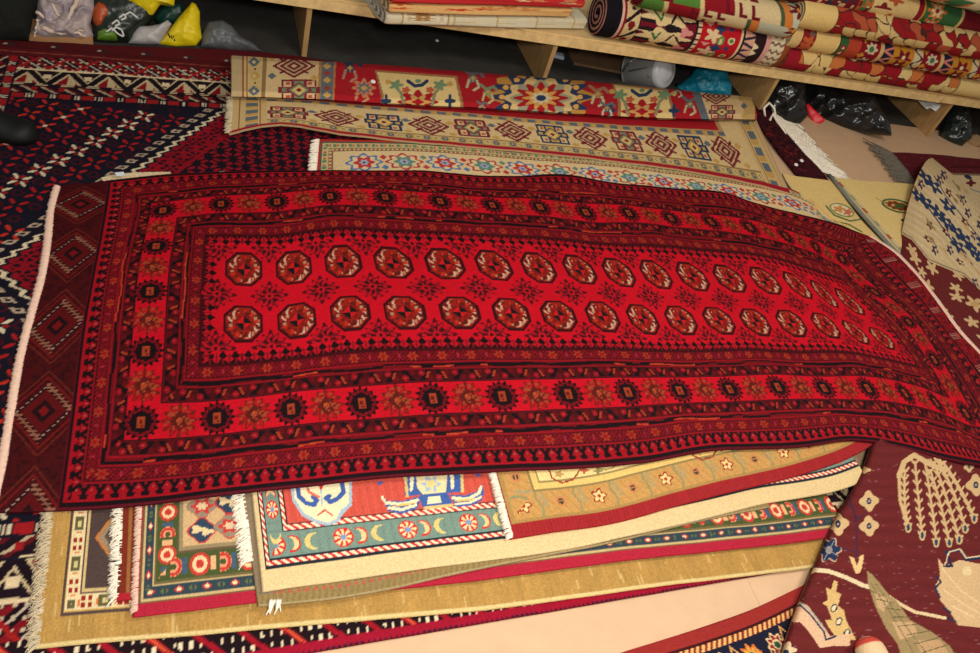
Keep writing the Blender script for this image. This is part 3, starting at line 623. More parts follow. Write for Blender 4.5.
def cord(name, e, out, wdt, material, parent):
    mb = MB(); e = [np.array(p) for p in e]; out = np.array(out, float); N_ = 300; cum = np.concatenate([[0], np.cumsum([np.linalg.norm(e[i+1]-e[i]) for i in range(len(e)-1)])])
    for k in range(int(cum[-1]/.0042)):
        s = k*.0042; p = np.array([np.interp(s, cum, [q[j] for q in e]) for j in range(3)]); j = random.uniform(-.002, .002)
        sl = .006
        mb.tube([p-out*.003, p+out*wdt*.35+np.array([0, sl*.3, .004]), p+out*wdt*.75+np.array([0, sl*.7, .003]), p+out*(wdt+j)+np.array([0, sl, -.001])], .0030, 5, .85)
    return mb.build(name, material, parent, True)
cord('fringe', eL, (-1, 0, 0), .015, M_FRINGE_P, runner)
cord('fringe', eR, (1, .1, 0), .018, M_FRINGE_P, runner)

# ================================================================== RUGS BEHIND THE RUNNER
# --- cream rug between the runner and the folded beige rug
def paint_mid(S):
    U, V = S['U'], S['V']; p = Pt(U, V, C(214, 186, 136)); D = S['LV']-V; d = np.minimum(D, U); s = np.where(D < U, U, V)
    w = lambda lo, hi, fn: band(p.c, d, s, lo, hi, fn); R = C(176, 44, 40); G = C(96, 128, 100)
    w(-1, 1.2, lambda a, t: [(True, R)]); w(1.2, 1.8, lambda a, t: [(True, C(70, 84, 70))])
    w(1.8, 4.2, lambda a, t: [(True, C(196, 170, 118)), ((a % 3 < 1.2) & (abs(t-.5) < .3), G), (((a+1.5) % 3 < .6) & (abs(t-.5) < .2), R)])
    w(4.2, 4.7, lambda a, t: [(True, C(120, 130, 90))]); w(4.7, 5.6, lambda a, t: [(True, C(206, 180, 126)), ((a % 1.6 < .7), R)]); w(5.6, 6, lambda a, t: [(True, C(110, 100, 80))])
    for k in range(0, 16):
        x = 17+k*14.2; y = S['LV']-12.0; a, b = (C(84, 116, 160), C(186, 54, 50)) if k % 2 == 0 else (C(176, 60, 62), C(98, 132, 112))
        p.polar(x, y, 6.0, 4.2, a, 8, .14); p.polar(x, y, 4.9, 3.3, C(216, 192, 146), 8, .14); p.polar(x, y, 3.3, 2.6, b, 6, .2); p.polar(x, y, 1.5, 1.3, C(150, 170, 190), 6, .2); p.polar(x, y, .6, .5, C(120, 30, 34))
        p.dia(x+7.1, y+2.6, 1.2, 1.2, b, .3); p.dia(x+7.1, y-3, 1.2, 1.2, a, .3)
        x2 = x+6.2; p.dia(x2, y-10.5, 4, 3, b, .2); p.dia(x2, y-10.5, 2, 1.6, C(222, 200, 156), .3)
    return p
zc = .034
ft = [(318, 139), (400, 141), (500, 148), (600, 157), (700, 170), (760, 181), (800, 193), (838, 222)]
backr = [P(x, y, zc) for x, y in ft]
frr = [p-np.array([0, .34, -.006]) for p in backr]; frr[0] = P(315, 172, zc)*1.; frr[0] = frr[0]+(frr[0]-backr[0])*1.4; frr[0][2] = zc+.004
mdr = [a*.5+b*.5 for a, b in zip(frr, backr)]
m0, _ = sheet('area_rug', [frr, mdr, backr], paint_mid, step=.003, world=True, thick=.008, edge=(170, 40, 40), seed=10, wob=.001)
tag(m0, 'cream rug with star motifs, showing between the red runner and folded beige rug', 'rug')
strands('fringe', [backr[0]+np.array([0, -.002, -.003]), frr[0]+np.array([0, 0, -.003])], P(300, 150, zc)-P(318, 150, zc), .026, M_FRINGE, m0, spacing=.0026, rad=.003, jit=.3, curl=.15)

# --- beige rug with red centre, folded forward on itself
BG = C(206, 176, 126); GD = C(188, 148, 78); BL = C(92, 102, 108); DR = C(112, 32, 44); RD_ = C(160, 26, 34); NV = C(40, 56, 84); GN = C(112, 136, 100)
def medal(p, x, y, rx, ry, kind, ax=(1, 0), ay=(0, 1)):
    if kind == 0:
        for rr, c in ((1.05, DR), (.84, BG), (.72, DR), (.52, C(176, 150, 110)), (.36, DR), (.16, BG)):
            p.dia(x, y, rx*rr, ry*rr, c, .1)
        for sx_, sy_ in ((1, 1), (-1, 1), (1, -1), (-1, -1)): p.line([(x+sx_*rx*.45, y+sy_*ry*.45), (x+sx_*rx*.68, y+sy_*ry*.62)], ry*.17, DR)
    else:
        a, b = (NV, GD) if kind == 1 else (C(128, 44, 54), GN)
        for sx_, sy_ in ((1, 1), (-1, 1), (1, -1), (-1, -1)):
            p.line([(x+sx_*rx*.3, y+sy_*ry*.8), (x+sx_*rx*.75, y+sy_*ry*.8), (x+sx_*rx*.75, y+sy_*ry*.35)], ry*.16, DR if kind == 2 else a)
            p.rect(x+sx_*rx*.5-rx*.1, y+sy_*ry*.55-ry*.12, x+sx_*rx*.5+rx*.1, y+sy_*ry*.55+ry*.12, C(176, 84, 64))
        p.rect(x-rx*.95, y-ry*.26, x+rx*.95, y+ry*.26, a); p.rect(x-rx*.36, y-ry*.9, x+rx*.36, y+ry*.9, a); p.rect(x-rx*.78, y-ry*.14, x+rx*.78, y+ry*.14, b); p.rect(x-rx*.22, y-ry*.74, x+rx*.22, y+ry*.74, b); p.dia(x, y, rx*.6, ry*.62, a, .1); p.dia(x, y, rx*.46, ry*.5, b, .1); p.dia(x, y, rx*.34, ry*.4, C(214, 180, 110)); p.dia(x, y, rx*.15, ry*.18, DR)
def small_border(a, t, P_=6.4):
    q = (a % P_); y = t-.5
    return [(True, C(186, 156, 96)), ((abs(q-1.6) < 1.25-abs(y)*.8) & (abs(y) < .36), BL), ((abs(q-1.6) < .35) & (abs(y) < .12), GD), ((np.hypot(q-4.8, y*3.6) < 1.15), C(206, 178, 124)), ((np.hypot(q-4.8, y*3.6) < .62), C(70, 60, 50)), ((np.hypot(q-4.8, y*3.6) < .3), C(214, 190, 150)), ((abs(q-3.2) < .3) & (abs(y) < .3), GD), ((abs(y) > .44), C(140, 110, 70))]
def paint_beige(S):
    U, V, X, Y = S['U'], S['V'], S['X'], S['Y']; p = Pt(U, V, C(206, 178, 126)); LU = S['LU']
    low = S['v'] < 2.12
    d = np.where(low, V, 999.); s = U
    w = lambda lo, hi, fn: band(p.c, d, s, lo, hi, fn)
    w(-3, 1.3, lambda a, t: [(True, C(150, 26, 40))]); w(1.3, 1.6, lambda a, t: [(True, C(160, 124, 70))]); w(1.6, 5.0, small_border); w(5.0, 5.3, lambda a, t: [(True, C(140, 100, 64))])
    for k in range(12):
        x = 19+k*16.2; medal(p, x, 12.0, 7.2, 6.4, (2, 0, 1, 0)[k % 4])
        p.dia(x+8.1, 6.8, 1.6, 1.1, GD, .3); p.dia(x+8.1, 14.6, 1.8, 1.2, (BL, GD)[k % 2], .3)
    V0 = 18.4+np.maximum(0, (105-U)*.05); w2 = (V > V0) & low & (U < LU-22); p.m(w2, C(176, 140, 96)); p.m(w2 & ((U % 6) < 3.4) & (V > V0+.4) & (V < V0+2.2), BL); p.m(w2 & ((U % 6) > 4.2) & (V > V0+.4) & (V < V0+2.2), GD)
    p.m((V > V0+2.8) & low & (U < LU-24), RD_)
    es = LU-U; p.m(low & (es < 12) , C(196, 166, 112)); I_ = low & (es < 9) & (es > 5); p.m(I_ & ((V % 6) < 3), BL); p.m(I_ & ((V % 6) > 3.8), GD); p.m(low & (((es > 2.6) & (es < 3)) | ((es > 9.6) & (es < 10))), C(140, 90, 60)); p.m(low & (es < 1.2), C(180, 150, 110))
    p.m(low & (U < 1.2), C(180, 150, 110)); es = U; p.m(low & (es < 12), C(196, 166, 112)); I_ = low & (es < 9) & (es > 5); p.m(I_ & ((V % 6) < 3), BL); p.m(I_ & ((V % 6) > 3.8), GD); p.m(low & (((es > 2.6) & (es < 3)) | ((es > 9.6) & (es < 10))), C(140, 90, 60)); p.m(low & (V < 1.3), C(150, 26, 40)); keep = p.c.copy()
    # the part folded over, painted along the real rug: end border, corner, red field with cartouches
    q = p.view(X, Y); up = ~low
    I = up; p.c[I] = RD_
    xl = X-.0*(Y-60); T0 = Y-(56+(X-232)*.0765)    # 0 at the back fold
    def col_(x0, x1, c, sl=.05): p.m(up & (X+(T0-20)*sl > x0) & (X+(T0-20)*sl < x1), c)
    col_(200, 265, C(196, 168, 112)); col_(262, 266, C(140, 110, 70)); col_(266, 320, BG); col_(318, 321, C(170, 120, 70)); col_(321, 333, BL); col_(333, 335, C(180, 110, 60))
    p.m(up & (X < 243), C(186, 160, 118)); p.m(up & (abs(X-243) < 1) | (up & (abs(X-247) < .7)), C(150, 90, 60))
    for k, y in enumerate((62, 76, 91, 104)):
        q.dia(254, y, 5.5, 5, BL, .25) if k % 2 == 0 else q.dia(255, y, 5, 4.5, GD, .25); q.dia(254, y, 2, 2, C(206, 180, 130)); q.dia(255, y+7, 4, 3, C(200, 170, 110), .3); q.dia(255, y+7, 1.5, 1.3, C(90, 60, 50))
        q.dia(327, y+4, 4, 3, GD, .3); q.dia(327, y-3, 3.4, 2.6, C(150, 60, 54), .3)
    medal(q, 294, 66, 20, 11, 0); medal(q, 299, 90, 22, 12, 2)
    q.dia(272, 76, 4, 3, BL, .3); q.dia(314, 78, 4, 3, GD, .3); q.dia(272, 58, 3, 3, GD, .3)
    def hooks(x, y, s_=1., c=C(186, 178, 140), c2=BL):
        q.line([(x-8*s_, y-8*s_), (x-2*s_, y-3*s_), (x+6*s_, y-6*s_), (x+10*s_, y-2*s_)], 3*s_, c2); q.line([(x-6*s_, y+9*s_), (x-4*s_, y+2*s_), (x+4*s_, y+3*s_), (x+6*s_, y+9*s_), (x+1*s_, y+12*s_)], 2.4*s_, c); q.polar(x, y, 4*s_, 4*s_, c2, 6, .3); q.polar(x, y, 2*s_, 2*s_, GD, 4, .3)
    hooks(350, 68, 1.1, C(176, 120, 100), NV); hooks(362, 90, 1.0, C(186, 130, 90), C(180, 70, 50)); q.polar(364, 88, 10, 8, C(196, 120, 84), 8, .25); q.polar(364, 88, 6, 5, BL, 8, .3); q.polar(364, 88, 3, 2.4, GD)
    # cream cartouches
    def cart(x0, y0, x1, y1, sl, ins=4):
        q.poly([(x0, y0), (x1, y0+sl), (x1+6, y1-14+sl), (x1+8, y1+sl), (x0+6, y1), (x0+6, y1-14)], C(150, 110, 70)); q.poly([(x0+2, y0+2), (x1-2, y0+sl+2), (x1+3, y1-14+sl), (x1+5, y1+sl), (x0+9, y1), (x0+9, y1-14)], C(214, 186, 124))
        xm = (x0+x1)/2+2; ym = (y0+y1)/2+sl/2
        q.polar(xm, ym+9, 17, 10, RD_, 8, .22); q.polar(xm, ym+9, 10, 6, C(196, 150, 84), 6, .3); q.polar(xm, ym+9, 5, 3, RD_, 4, .2)
        q.line([(xm-10, ym-12), (xm-3, ym-7), (xm+4, ym-8), (xm+9, ym-12)], 3.4, NV); q.polar(xm, ym-12, 3, 2, GN)
        for sg in (-1, 1):
            q.line([(xm+sg*14, ym+12), (xm+sg*17, ym), (xm+sg*24, ym-8)], 3, C(130, 130, 96)); q.polar(xm+sg*22, ym-8, 6, 4.4, GN, 5, .3); q.polar(xm+sg*32, ym+8, 4, 5, NV, 4, .4); q.polar(xm+sg*12, ym-3, 4, 3, C(180, 90, 60), 5, .2)
        q.polar(xm-30, ym-11, 3, 2.4, GD); q.polar(xm+32, ym-9, 3, 2.4, GD)
    cart(375, 70, 457, 110, 6); cart(612, 83, 668, 116, 6)
    # blue ringed rosette
    q.polar(541, 96, 48, 27, C(180, 130, 60), 10, .12); q.polar(541, 97, 44, 24, NV, 14, .16); q.polar(541, 98, 34, 19, C(206, 176, 118), 10, .1); q.polar(541, 98, 27, 16, C(150, 150, 120), 8, .16); q.polar(541, 98, 23, 13.5, RD_, 12, .2); q.polar(541, 98, 15, 9, C(208, 150, 76), 10, .25); q.polar(541, 98, 9, 5.5, C(206, 190, 150), 8, .2); q.polar(541, 98, 5, 3, NV)
    for an in np.linspace(0, 2*math.pi, 14, endpoint=False): q.polar(541+39*math.cos(an), 97+22*math.sin(an), 3, 2.4, C(214, 160, 84))
    hooks(473, 78, 1.0); hooks(488, 92, .9, C(196, 176, 120), GN); hooks(598, 94, 1., C(190, 180, 140), C(150, 110, 80)); hooks(607, 108, .8); hooks(482, 106, .6)
    hooks(690, 104, .9, C(190, 170, 130), BL); hooks(678, 90, .6)
    # right end
    p.m(up & (X > 692+(T0)*.35), BL); p.m(up & (X > 700+T0*.35), BG); p.m(up & (X > 740+T0*.25), C(186, 152, 96)); p.m(up & (X > 755), C(168, 60, 50))
    medal(q, 716, 96, 14, 8, 0); medal(q, 722, 112, 14, 8, 2); q.dia(744, 106, 3, 3, BL, .3); q.dia(744, 116, 3, 3, GD, .3); q.dia(741, 98, 3, 3, GD, .3)
    p.c[low] = keep[low]
    return p
NB_ = 15
tt = np.linspace(0, 1, NB_)
f_px = spl([230, 290, 350, 420, 500, 560, 640, 700, 760, 790], [[132], [123.5], [134], [141], [148], [154], [163.5], [172], [184], [193]], np.array([230, 245, 262, 280, 300, 340, 400, 460, 520, 580, 640, 690, 730, 765, 790]))[:, 0]
fx = np.array([230, 245, 262, 280, 300, 340, 400, 460, 520, 580, 640, 690, 730, 765, 790])
f_py = np.interp(fx, [230, 250, 275, 300, 340, 400, 500, 600, 700, 760, 790], [133, 127, 123.5, 125.5, 133, 139.5, 148.5, 158, 172, 184, 193])
c_x = np.interp(fx, [230, 790], [232, 757]); c_py = np.interp(c_x, [230, 300, 400, 500, 600, 700, 757], [97, 99, 104.5, 109.5, 116, 120, 120])
b_x = np.interp(fx, [230, 790], [232, 752]); b_py = np.interp(b_x, [232, 400, 600, 752], [55, 66, 82, 97])
zz = .043+.0*fx
rows = []
A = [P(x, y, .046) for x, y in zip(fx, f_py)]; Bm = [P(x, y+1.0, .052) for x, y in zip(c_x, c_py)]
mid = [a*.5+b*.5 for a, b in zip(A, Bm)]
under = [b+np.array([0, .03, .001]) for b in Bm]
lip = [P(x-.5, y-1.0, .078)+np.array([0, -.002, 0]) for x, y in zip(c_x, c_py)]
lip1 = [a*.5+b*.5+np.array([0, -.008, -.002]) for a, b in zip(under, lip)]
up1 = [P(x, y-6, .090) for x, y in zip(c_x, c_py)]
bk_ = [P(x, y+4, .086) for x, y in zip(b_x, b_py)]
bk2 = [P(x, y+.2, .066)+np.array([0, .0, 0]) for x, y in zip(b_x, b_py)]
bk3 = [p+np.array([0, .02, -.034]) for p in bk2]
upm = [a*.5+b*.5+np.array([0, 0, .004]) for a, b in zip(up1, bk_)]
rowsB = [A, mid, Bm, under, lip1, lip, up1, upm, bk_, bk2, bk3]
vsB = [0, 1, 2, 3, 3.5, 4, 4.6, 5.5, 7, 7.6, 8]
def paint_beige_w(S):
    nv = S['nv']; v = np.linspace(0, 8, nv); S['v'] = np.repeat(v[:, None], S['nu'], 1)
    # V measured as real length along each row, restarts are not needed
    return paint_beige(S)
bg, SB = sheet('folded_area_rug', rowsB, paint_beige_w, step=.0028, vs=vsB, world=True, thick=.009, edge=(190, 164, 120), seed=11, wob=.0012, linear=True, under=False)
tag(bg, 'beige rug with red centre and blue rosette, folded forward over itself below the shelf', 'rug')
WB = SB['W']
nvB = SB['nv']; i3 = int(nvB*.30)
strands('fringe', [WB[i, 0]-np.array([0, 0, .004]) for i in (0, i3//2, i3)], (-1, -.05, 0), .02, M_FRINGE_T, bg, spacing=.003, rad=.003, jit=.4, curl=.3)

# --- maroon rug with shaggy fringe, its end showing beyond the beige rug
def paint_maroon(S):
    U, V = S['U'], S['V']; p = Pt(U, V, C(62, 16, 22)); h = hsh(np.floor(U/1.1)+37*np.floor(V/1.4)); p.m(h > .72, C(40, 12, 20)); p.m(h < .1, C(104, 26, 30)); return p
mrows = [[(740, 96, .026), (752, 112, .026), (768, 135, .026), (785, 157, .026), (800, 176, .022), (812, 190, .014)], [(762, 98, .03), (771, 112, .03), (788, 134, .03), (806, 155, .03), (822, 172, .026), (830, 182, .016)]]
mo, SM_ = sheet('area_rug', mrows, paint_maroon, step=.003, thick=.014, seed=12, wob=.003)
tag(mo, 'dark maroon rug end with shaggy off-white fringe, carrying three white buttons', 'rug')
eM = [P(x, y, .026) for x, y in ((765, 103), (771, 112), (788, 134), (806, 155), (823, 172))]
strands('fringe', eM, [P(785, 108, .02)-P(768, 110, .02)]*2+[P(806, 130, .02)-P(788, 134, .02)]*3, .115, M_FRINGE, mo, spacing=.0008, rad=.0036, jit=.7, curl=1.0, n=6, sag=.004)
mb = MB(); mb.tube([P(765, 118, .02), P(764, 108, .06), P(769, 103, .075), P(774, 108, .06), P(776, 118, .03), P(780, 130, .02)], .006, 6); mb.tube([P(769, 122, .02), P(773, 114, .05), P(779, 124, .03), P(786, 136, .02)], .008, 6); mb.build('fringe_loop', M_FRINGE, mo, True)

# --- two yellow cream rugs
YC = C(222, 190, 122)
def paint_y1(S):
    U, V, X, Y = S['U'], S['V'], S['X'], S['Y']; p = Pt(X, Y, YC)
    p.line([(826, 206), (834, 215), (850, 221), (862, 219)], 1.6, C(84, 112, 66)); p.polar(842, 210, 13, 6, C(110, 130, 80), ang=.35); p.polar(842, 210, 11.5, 4.8, C(226, 206, 160), ang=.35); p.polar(839, 209, 5, 3, C(200, 140, 74), 5, .3); p.polar(848, 212, 4, 3, C(196, 110, 80), 5, .3)
    p.line([(832, 221), (848, 224), (862, 232)], 1.4, C(84, 112, 66)); p.line([(812, 200), (830, 218), (850, 228)], 1, C(214, 170, 104)); p.polar(836, 226, 8, 4, C(214, 178, 110))
    return p
y1, _ = sheet('area_rug', [[(783, 173, .032), (803, 177, .034), (833, 181, .034)], [(797, 194, .032), (822, 208, .034), (858, 215, .034)], [(830, 222, .032), (858, 244, .034), (896, 256, .034)]], paint_y1, step=.003, thick=.008, seed=13, edge=(120, 126, 118))
tag(y1, 'yellow cream rug with faint green edged flower, left of the grey cord edge', 'rug')
def paint_y2(S):
    X, Y = S['X'], S['Y']; p = Pt(X, Y, C(224, 194, 126))
    e = (X-834)-(Y-180)*.93
    p.m(e < 5, C(208, 184, 136)); p.line([(836, 180), (905, 256)], .8, C(150, 140, 100)); p.m((e < 4) & (e > 1) & ((Y % 26) < 5), C(176, 90, 66)); p.m((e < 4) & (e > 1) & (((Y+13) % 26) < 5), C(150, 150, 110))
    p.polar(898, 206, 17, 6.5, C(64, 96, 58), ang=.25); p.polar(898, 206, 14.5, 5, C(206, 170, 100), ang=.25); p.polar(898, 206, 12, 3.8, C(128, 50, 32), 10, .12, ang=.25); p.polar(899, 206, 6, 2.4, C(74, 92, 46), 6, .3); p.polar(893, 205, 2, 1.4, C(206, 150, 80))
    p.polar(906, 220, 4, 3, C(50, 70, 56), 4, .3); p.line([(876, 198), (885, 203)], .8, C(176, 140, 80)); return p
y2, _ = sheet('area_rug', [[(831, 177, .039), (860, 180, .039), (915, 184, .039)], [(866, 218, .039), (885, 220, .039), (925, 222, .039)], [(905, 262, .039), (916, 262, .039), (950, 262, .039)]], paint_y2, step=.003, thick=.009, seed=14, edge=(112, 120, 112))
tag(y2, 'yellow cream rug with dark green oval flower, right of the grey cord edge', 'rug')
mb = MB(); mb.tube([P(829, 175, .043), P(840, 188, .043), P(852, 203, .043), P(866, 219, .043), P(882, 237, .043), P(898, 254, .043), P(906, 264, .043)], .008, 8); mb.build('cord_edge', mat('grey_cord', (118, 122, 112), rough=.95, noise=.25, scale=90), y2, True)

# --- little cream rug corner and tag peeking out behind the runner's left end
def paint_plain(c):
    def f(S): p = Pt(S['U'], S['V'], C(*c)); p.c *= (1+.08*np.sin(S['U']*5))[..., None]; return p
    return f
cs, _ = sheet('area_rug', [[(108, 186, .016), (140, 184, .022), (175, 182, .03)], [(101, 177.5, .022), (125, 173, .03), (170, 171.5, .034)]], paint_plain((206, 184, 146)), step=.004, thick=.006, seed=15, wob=0)
tag(cs, 'small cream rug corner with white paper tag peeking out behind the red runner', 'rug')
mb = MB(); c_ = P(120, 174, .04); mb.box(tuple(c_), (.022, .016, .001), .3); mb.build('price_tag', mat('white_paper', (214, 220, 224), rough=.6), cs)

# ================================================================== BURGUNDY RUG, draped on the right
BU = C(102, 36, 36); LF = C(206, 172, 124); BUD = C(36, 46, 74)
def weave(p, S, base):
    h = hsh(np.floor(S['U']*1.3)+13*np.floor(S['V']*3.1)); X, Y = S['X'], S['Y']
    p.c[...] = base; p.c *= (1+.07*np.sin(S['V']*1.3+np.sin(S['U']*.12)*2)+.10*(hsh(np.floor(S['V']*2.7))-.5)+.06*(h-.5))[..., None]; p.m(h > .985, base*1.35+.06)
def blossom(p, x, y, r, c=LF, ctr=BUD, n=4):
    p.polar(x, y, r, r*1.05, c, n, .18, ph=.4); p.polar(x, y, r*.28, r*.4, ctr); p.polar(x, y, r*.12, r*.15, C(170, 150, 140))
def paint_bur(S):
    X, Y = S['X'], S['Y']; p = Pt(X, Y, BU); weave(p, S, BU)
    # willow sprays
    tips = [((905, 470), (903, 500), (908, 526)), ((915, 462), (919, 505), (922, 534)), ((925, 462), (933, 510), (936, 541)), ((930, 470), (942, 505), (949, 541)), ((934, 462), (950, 505), (959, 538)), ((938, 460), (955, 490), (965, 527)), ((943, 462), (962, 488), (974, 517))]
    p.line([(899, 476), (904, 462), (914, 455), (926, 462), (934, 466), (946, 470)], 5, LF); p.line([(899, 476), (900, 500), (907, 524)], 3, LF)
    for a, b, c in tips:
        pts = [((1-t)**2*a[0]+2*t*(1-t)*b[0]+t*t*c[0], (1-t)**2*a[1]+2*t*(1-t)*b[1]+t*t*c[1]) for t in np.linspace(0, 1, 9)]
        p.line(pts, 2.2, LF)
        for i, (x, y) in enumerate(pts):
            for k in (0,):
                yy = y+k*7
                p.poly([(x, yy+4), (x-4.4, yy-1.6), (x-3.6, yy-3.8), (x-1, yy-.5), (x+1, yy-.5), (x+3.6, yy-3.8), (x+4.4, yy-1.6)], LF)
        p.polar(c[0]+.3, c[1]+1.5, 3.2, 5.2, LF); p.polar(c[0]+.3, c[1]+1.5, 1.7, 3.4, C(40, 70, 90))
    for x, y, r in ((869, 501, 8.5), (869, 526, 8.5), (838, 524, 9.5), (976, 485, 9), (969, 467, 4.5)): blossom(p, x, y, r)
    p.polar(866, 470, 4, 3, LF, 3, .3)
    p.line([(848, 493), (856, 520), (857, 545), (857, 556)], 1.4, C(58, 40, 66)); p.line([(840, 500), (850, 505), (857, 518)], 1, C(58, 40, 66)); p.line([(858, 520), (866, 512)], 1, C(58, 40, 66)); p.line([(842, 548), (856, 552)], 1, C(58, 40, 66))
    p.polar(829, 550, 11, 11.5, C(190, 160, 130), 6, .2); p.polar(829, 550, 9.8, 10.2, C(38, 50, 80), 6, .22, ph=.5); p.polar(829, 550, 3.4, 4, C(150, 140, 130)); p.line([(820, 545), (838, 556)], 1, C(130, 130, 140)); p.line([(834, 541), (824, 560)], 1, C(130, 130, 140))
    p.poly([(849, 556), (854, 558), (857, 566), (860, 556), (864, 554), (863, 563), (860, 573), (856, 574)], C(224, 188, 130))
    # arching stem
    p.line([(800, 582), (806, 574), (815, 570), (828, 571), (845, 577), (862, 585), (872, 588)], 4.2, C(222, 200, 160)); p.line([(888, 596), (900, 604), (915, 612), (930, 615), (945, 618)], 3.2, C(222, 196, 150))
    # trunk
    p.poly([(867, 571), (872, 574), (890, 596), (896, 600), (910, 620), (932, 632), (950, 646), (962, 668), (905, 668), (898, 645), (886, 628), (875, 606), (868, 584)], C(158, 134, 92))
    p.poly([(875, 590), (890, 600), (884, 612), (877, 607)], C(196, 160, 118)); p.poly([(892, 622), (912, 622), (918, 634), (900, 640)], C(198, 160, 118)); p.poly([(915, 640), (940, 640), (950, 655), (925, 660)], C(190, 152, 110))
    for i in range(9): p.line([(869+i*7.5, 590+i*9), (884+i*9, 596+i*7)], .9, C(100, 92, 60))
    p.line([(870, 582), (890, 612), (912, 650), (918, 668)], .8, C(110, 100, 64)); p.line([(876, 584), (905, 625), (935, 665)], .8, C(110, 100, 64))
    # big pale leaf
    p.poly([(938, 558), (944, 566), (960, 560), (990, 566), (1020, 600), (1020, 645), (985, 628), (958, 625), (950, 612), (940, 600), (936, 585), (940, 575)], C(212, 176, 130))
    for pts in ([(942, 568), (960, 590), (990, 610)], [(944, 590), (965, 605), (995, 622)], [(952, 606), (975, 618)]): p.line(pts, 1.2, C(228, 200, 150))
    p.polar(967, 571, 5, 4.5, C(226, 200, 150)); p.line([(944, 566), (952, 566), (946, 552), (960, 550), (966, 560), (980, 558)], 2.6, BUD); p.line([(945, 565), (949, 552), (960, 549), (966, 558), (980, 556)], 1.3, C(220, 200, 160))
    p.line([(936, 576), (941, 582), (935, 588), (940, 597)], 2, BUD); p.line([(943, 608), (950, 612), (948, 618), (956, 622)], 2, BUD)
    # thorny leaf with three seeds
    p.poly([(834, 580), (838, 582), (836, 592), (841, 594), (838, 606), (844, 610), (846, 620), (852, 632), (856, 640), (838, 640), (828, 626), (825, 620), (832, 620), (827, 606), (822, 603), (828, 600), (826, 587), (831, 590)], C(210, 174, 112))
    for x, y in ((834, 608), (839, 621.5), (847, 633)): p.polar(x, y, 3.2, 4.6, BUD, ang=.5); p.polar(x, y, 1.9, 3.2, C(224, 204, 160), ang=.5)
    # lower pale hooked leaf
    p.poly([(790, 606), (800, 602), (808, 606), (820, 622), (830, 636), (850, 634), (850, 646), (832, 646), (820, 648), (812, 636), (806, 628), (800, 622), (790, 622), (784, 616)], C(216, 176, 140))
    p.line([(788, 610), (800, 605), (810, 614), (824, 632), (826, 640), (836, 636)], 1.8, BUD); p.line([(787, 607), (800, 602), (812, 612), (826, 630)], 1.2, C(150, 160, 150))
    p.polar(786, 650, 9, 7, C(214, 190, 150), 5, .25); p.polar(786, 652, 3, 2.5, BUD)
    return p
bur = empty('draped_area_rug', (1.9, .9, 0), 'burgundy rug with willow and blossom pattern, draped over the right ends of the pile', 'rug')
le = [(884, 405), (872, 440), (862, 470), (848, 497), (832, 525), (820, 553), (806, 585), (793, 618), (784, 645), (776, 672)]
rowsU = []
for i, (x, y) in enumerate(le):
    zt = [.088, .088, .085, .08, .075, .07, .065, .06, .055, .05][i]; x1 = 1030
    rowsU.append([(x+2, y, .028), (x, y-.5, zt*.62), (x+3, y, zt*.9), (x+14, y+1, zt), (x+60, y+(i-1)*1.5, zt), ((x+x1)/2+20, 416+i*30, zt-.004), (x1, 408+i*33, zt-.012)])
o, SBu = sheet('front_drape', rowsU[::-1], paint_bur, step=.0026, thick=.007, parent=bur, us=[0, .6, 1.2, 2.2, 4, 6.5, 9], seed=16, edge=(80, 22, 30), wob=.0012)
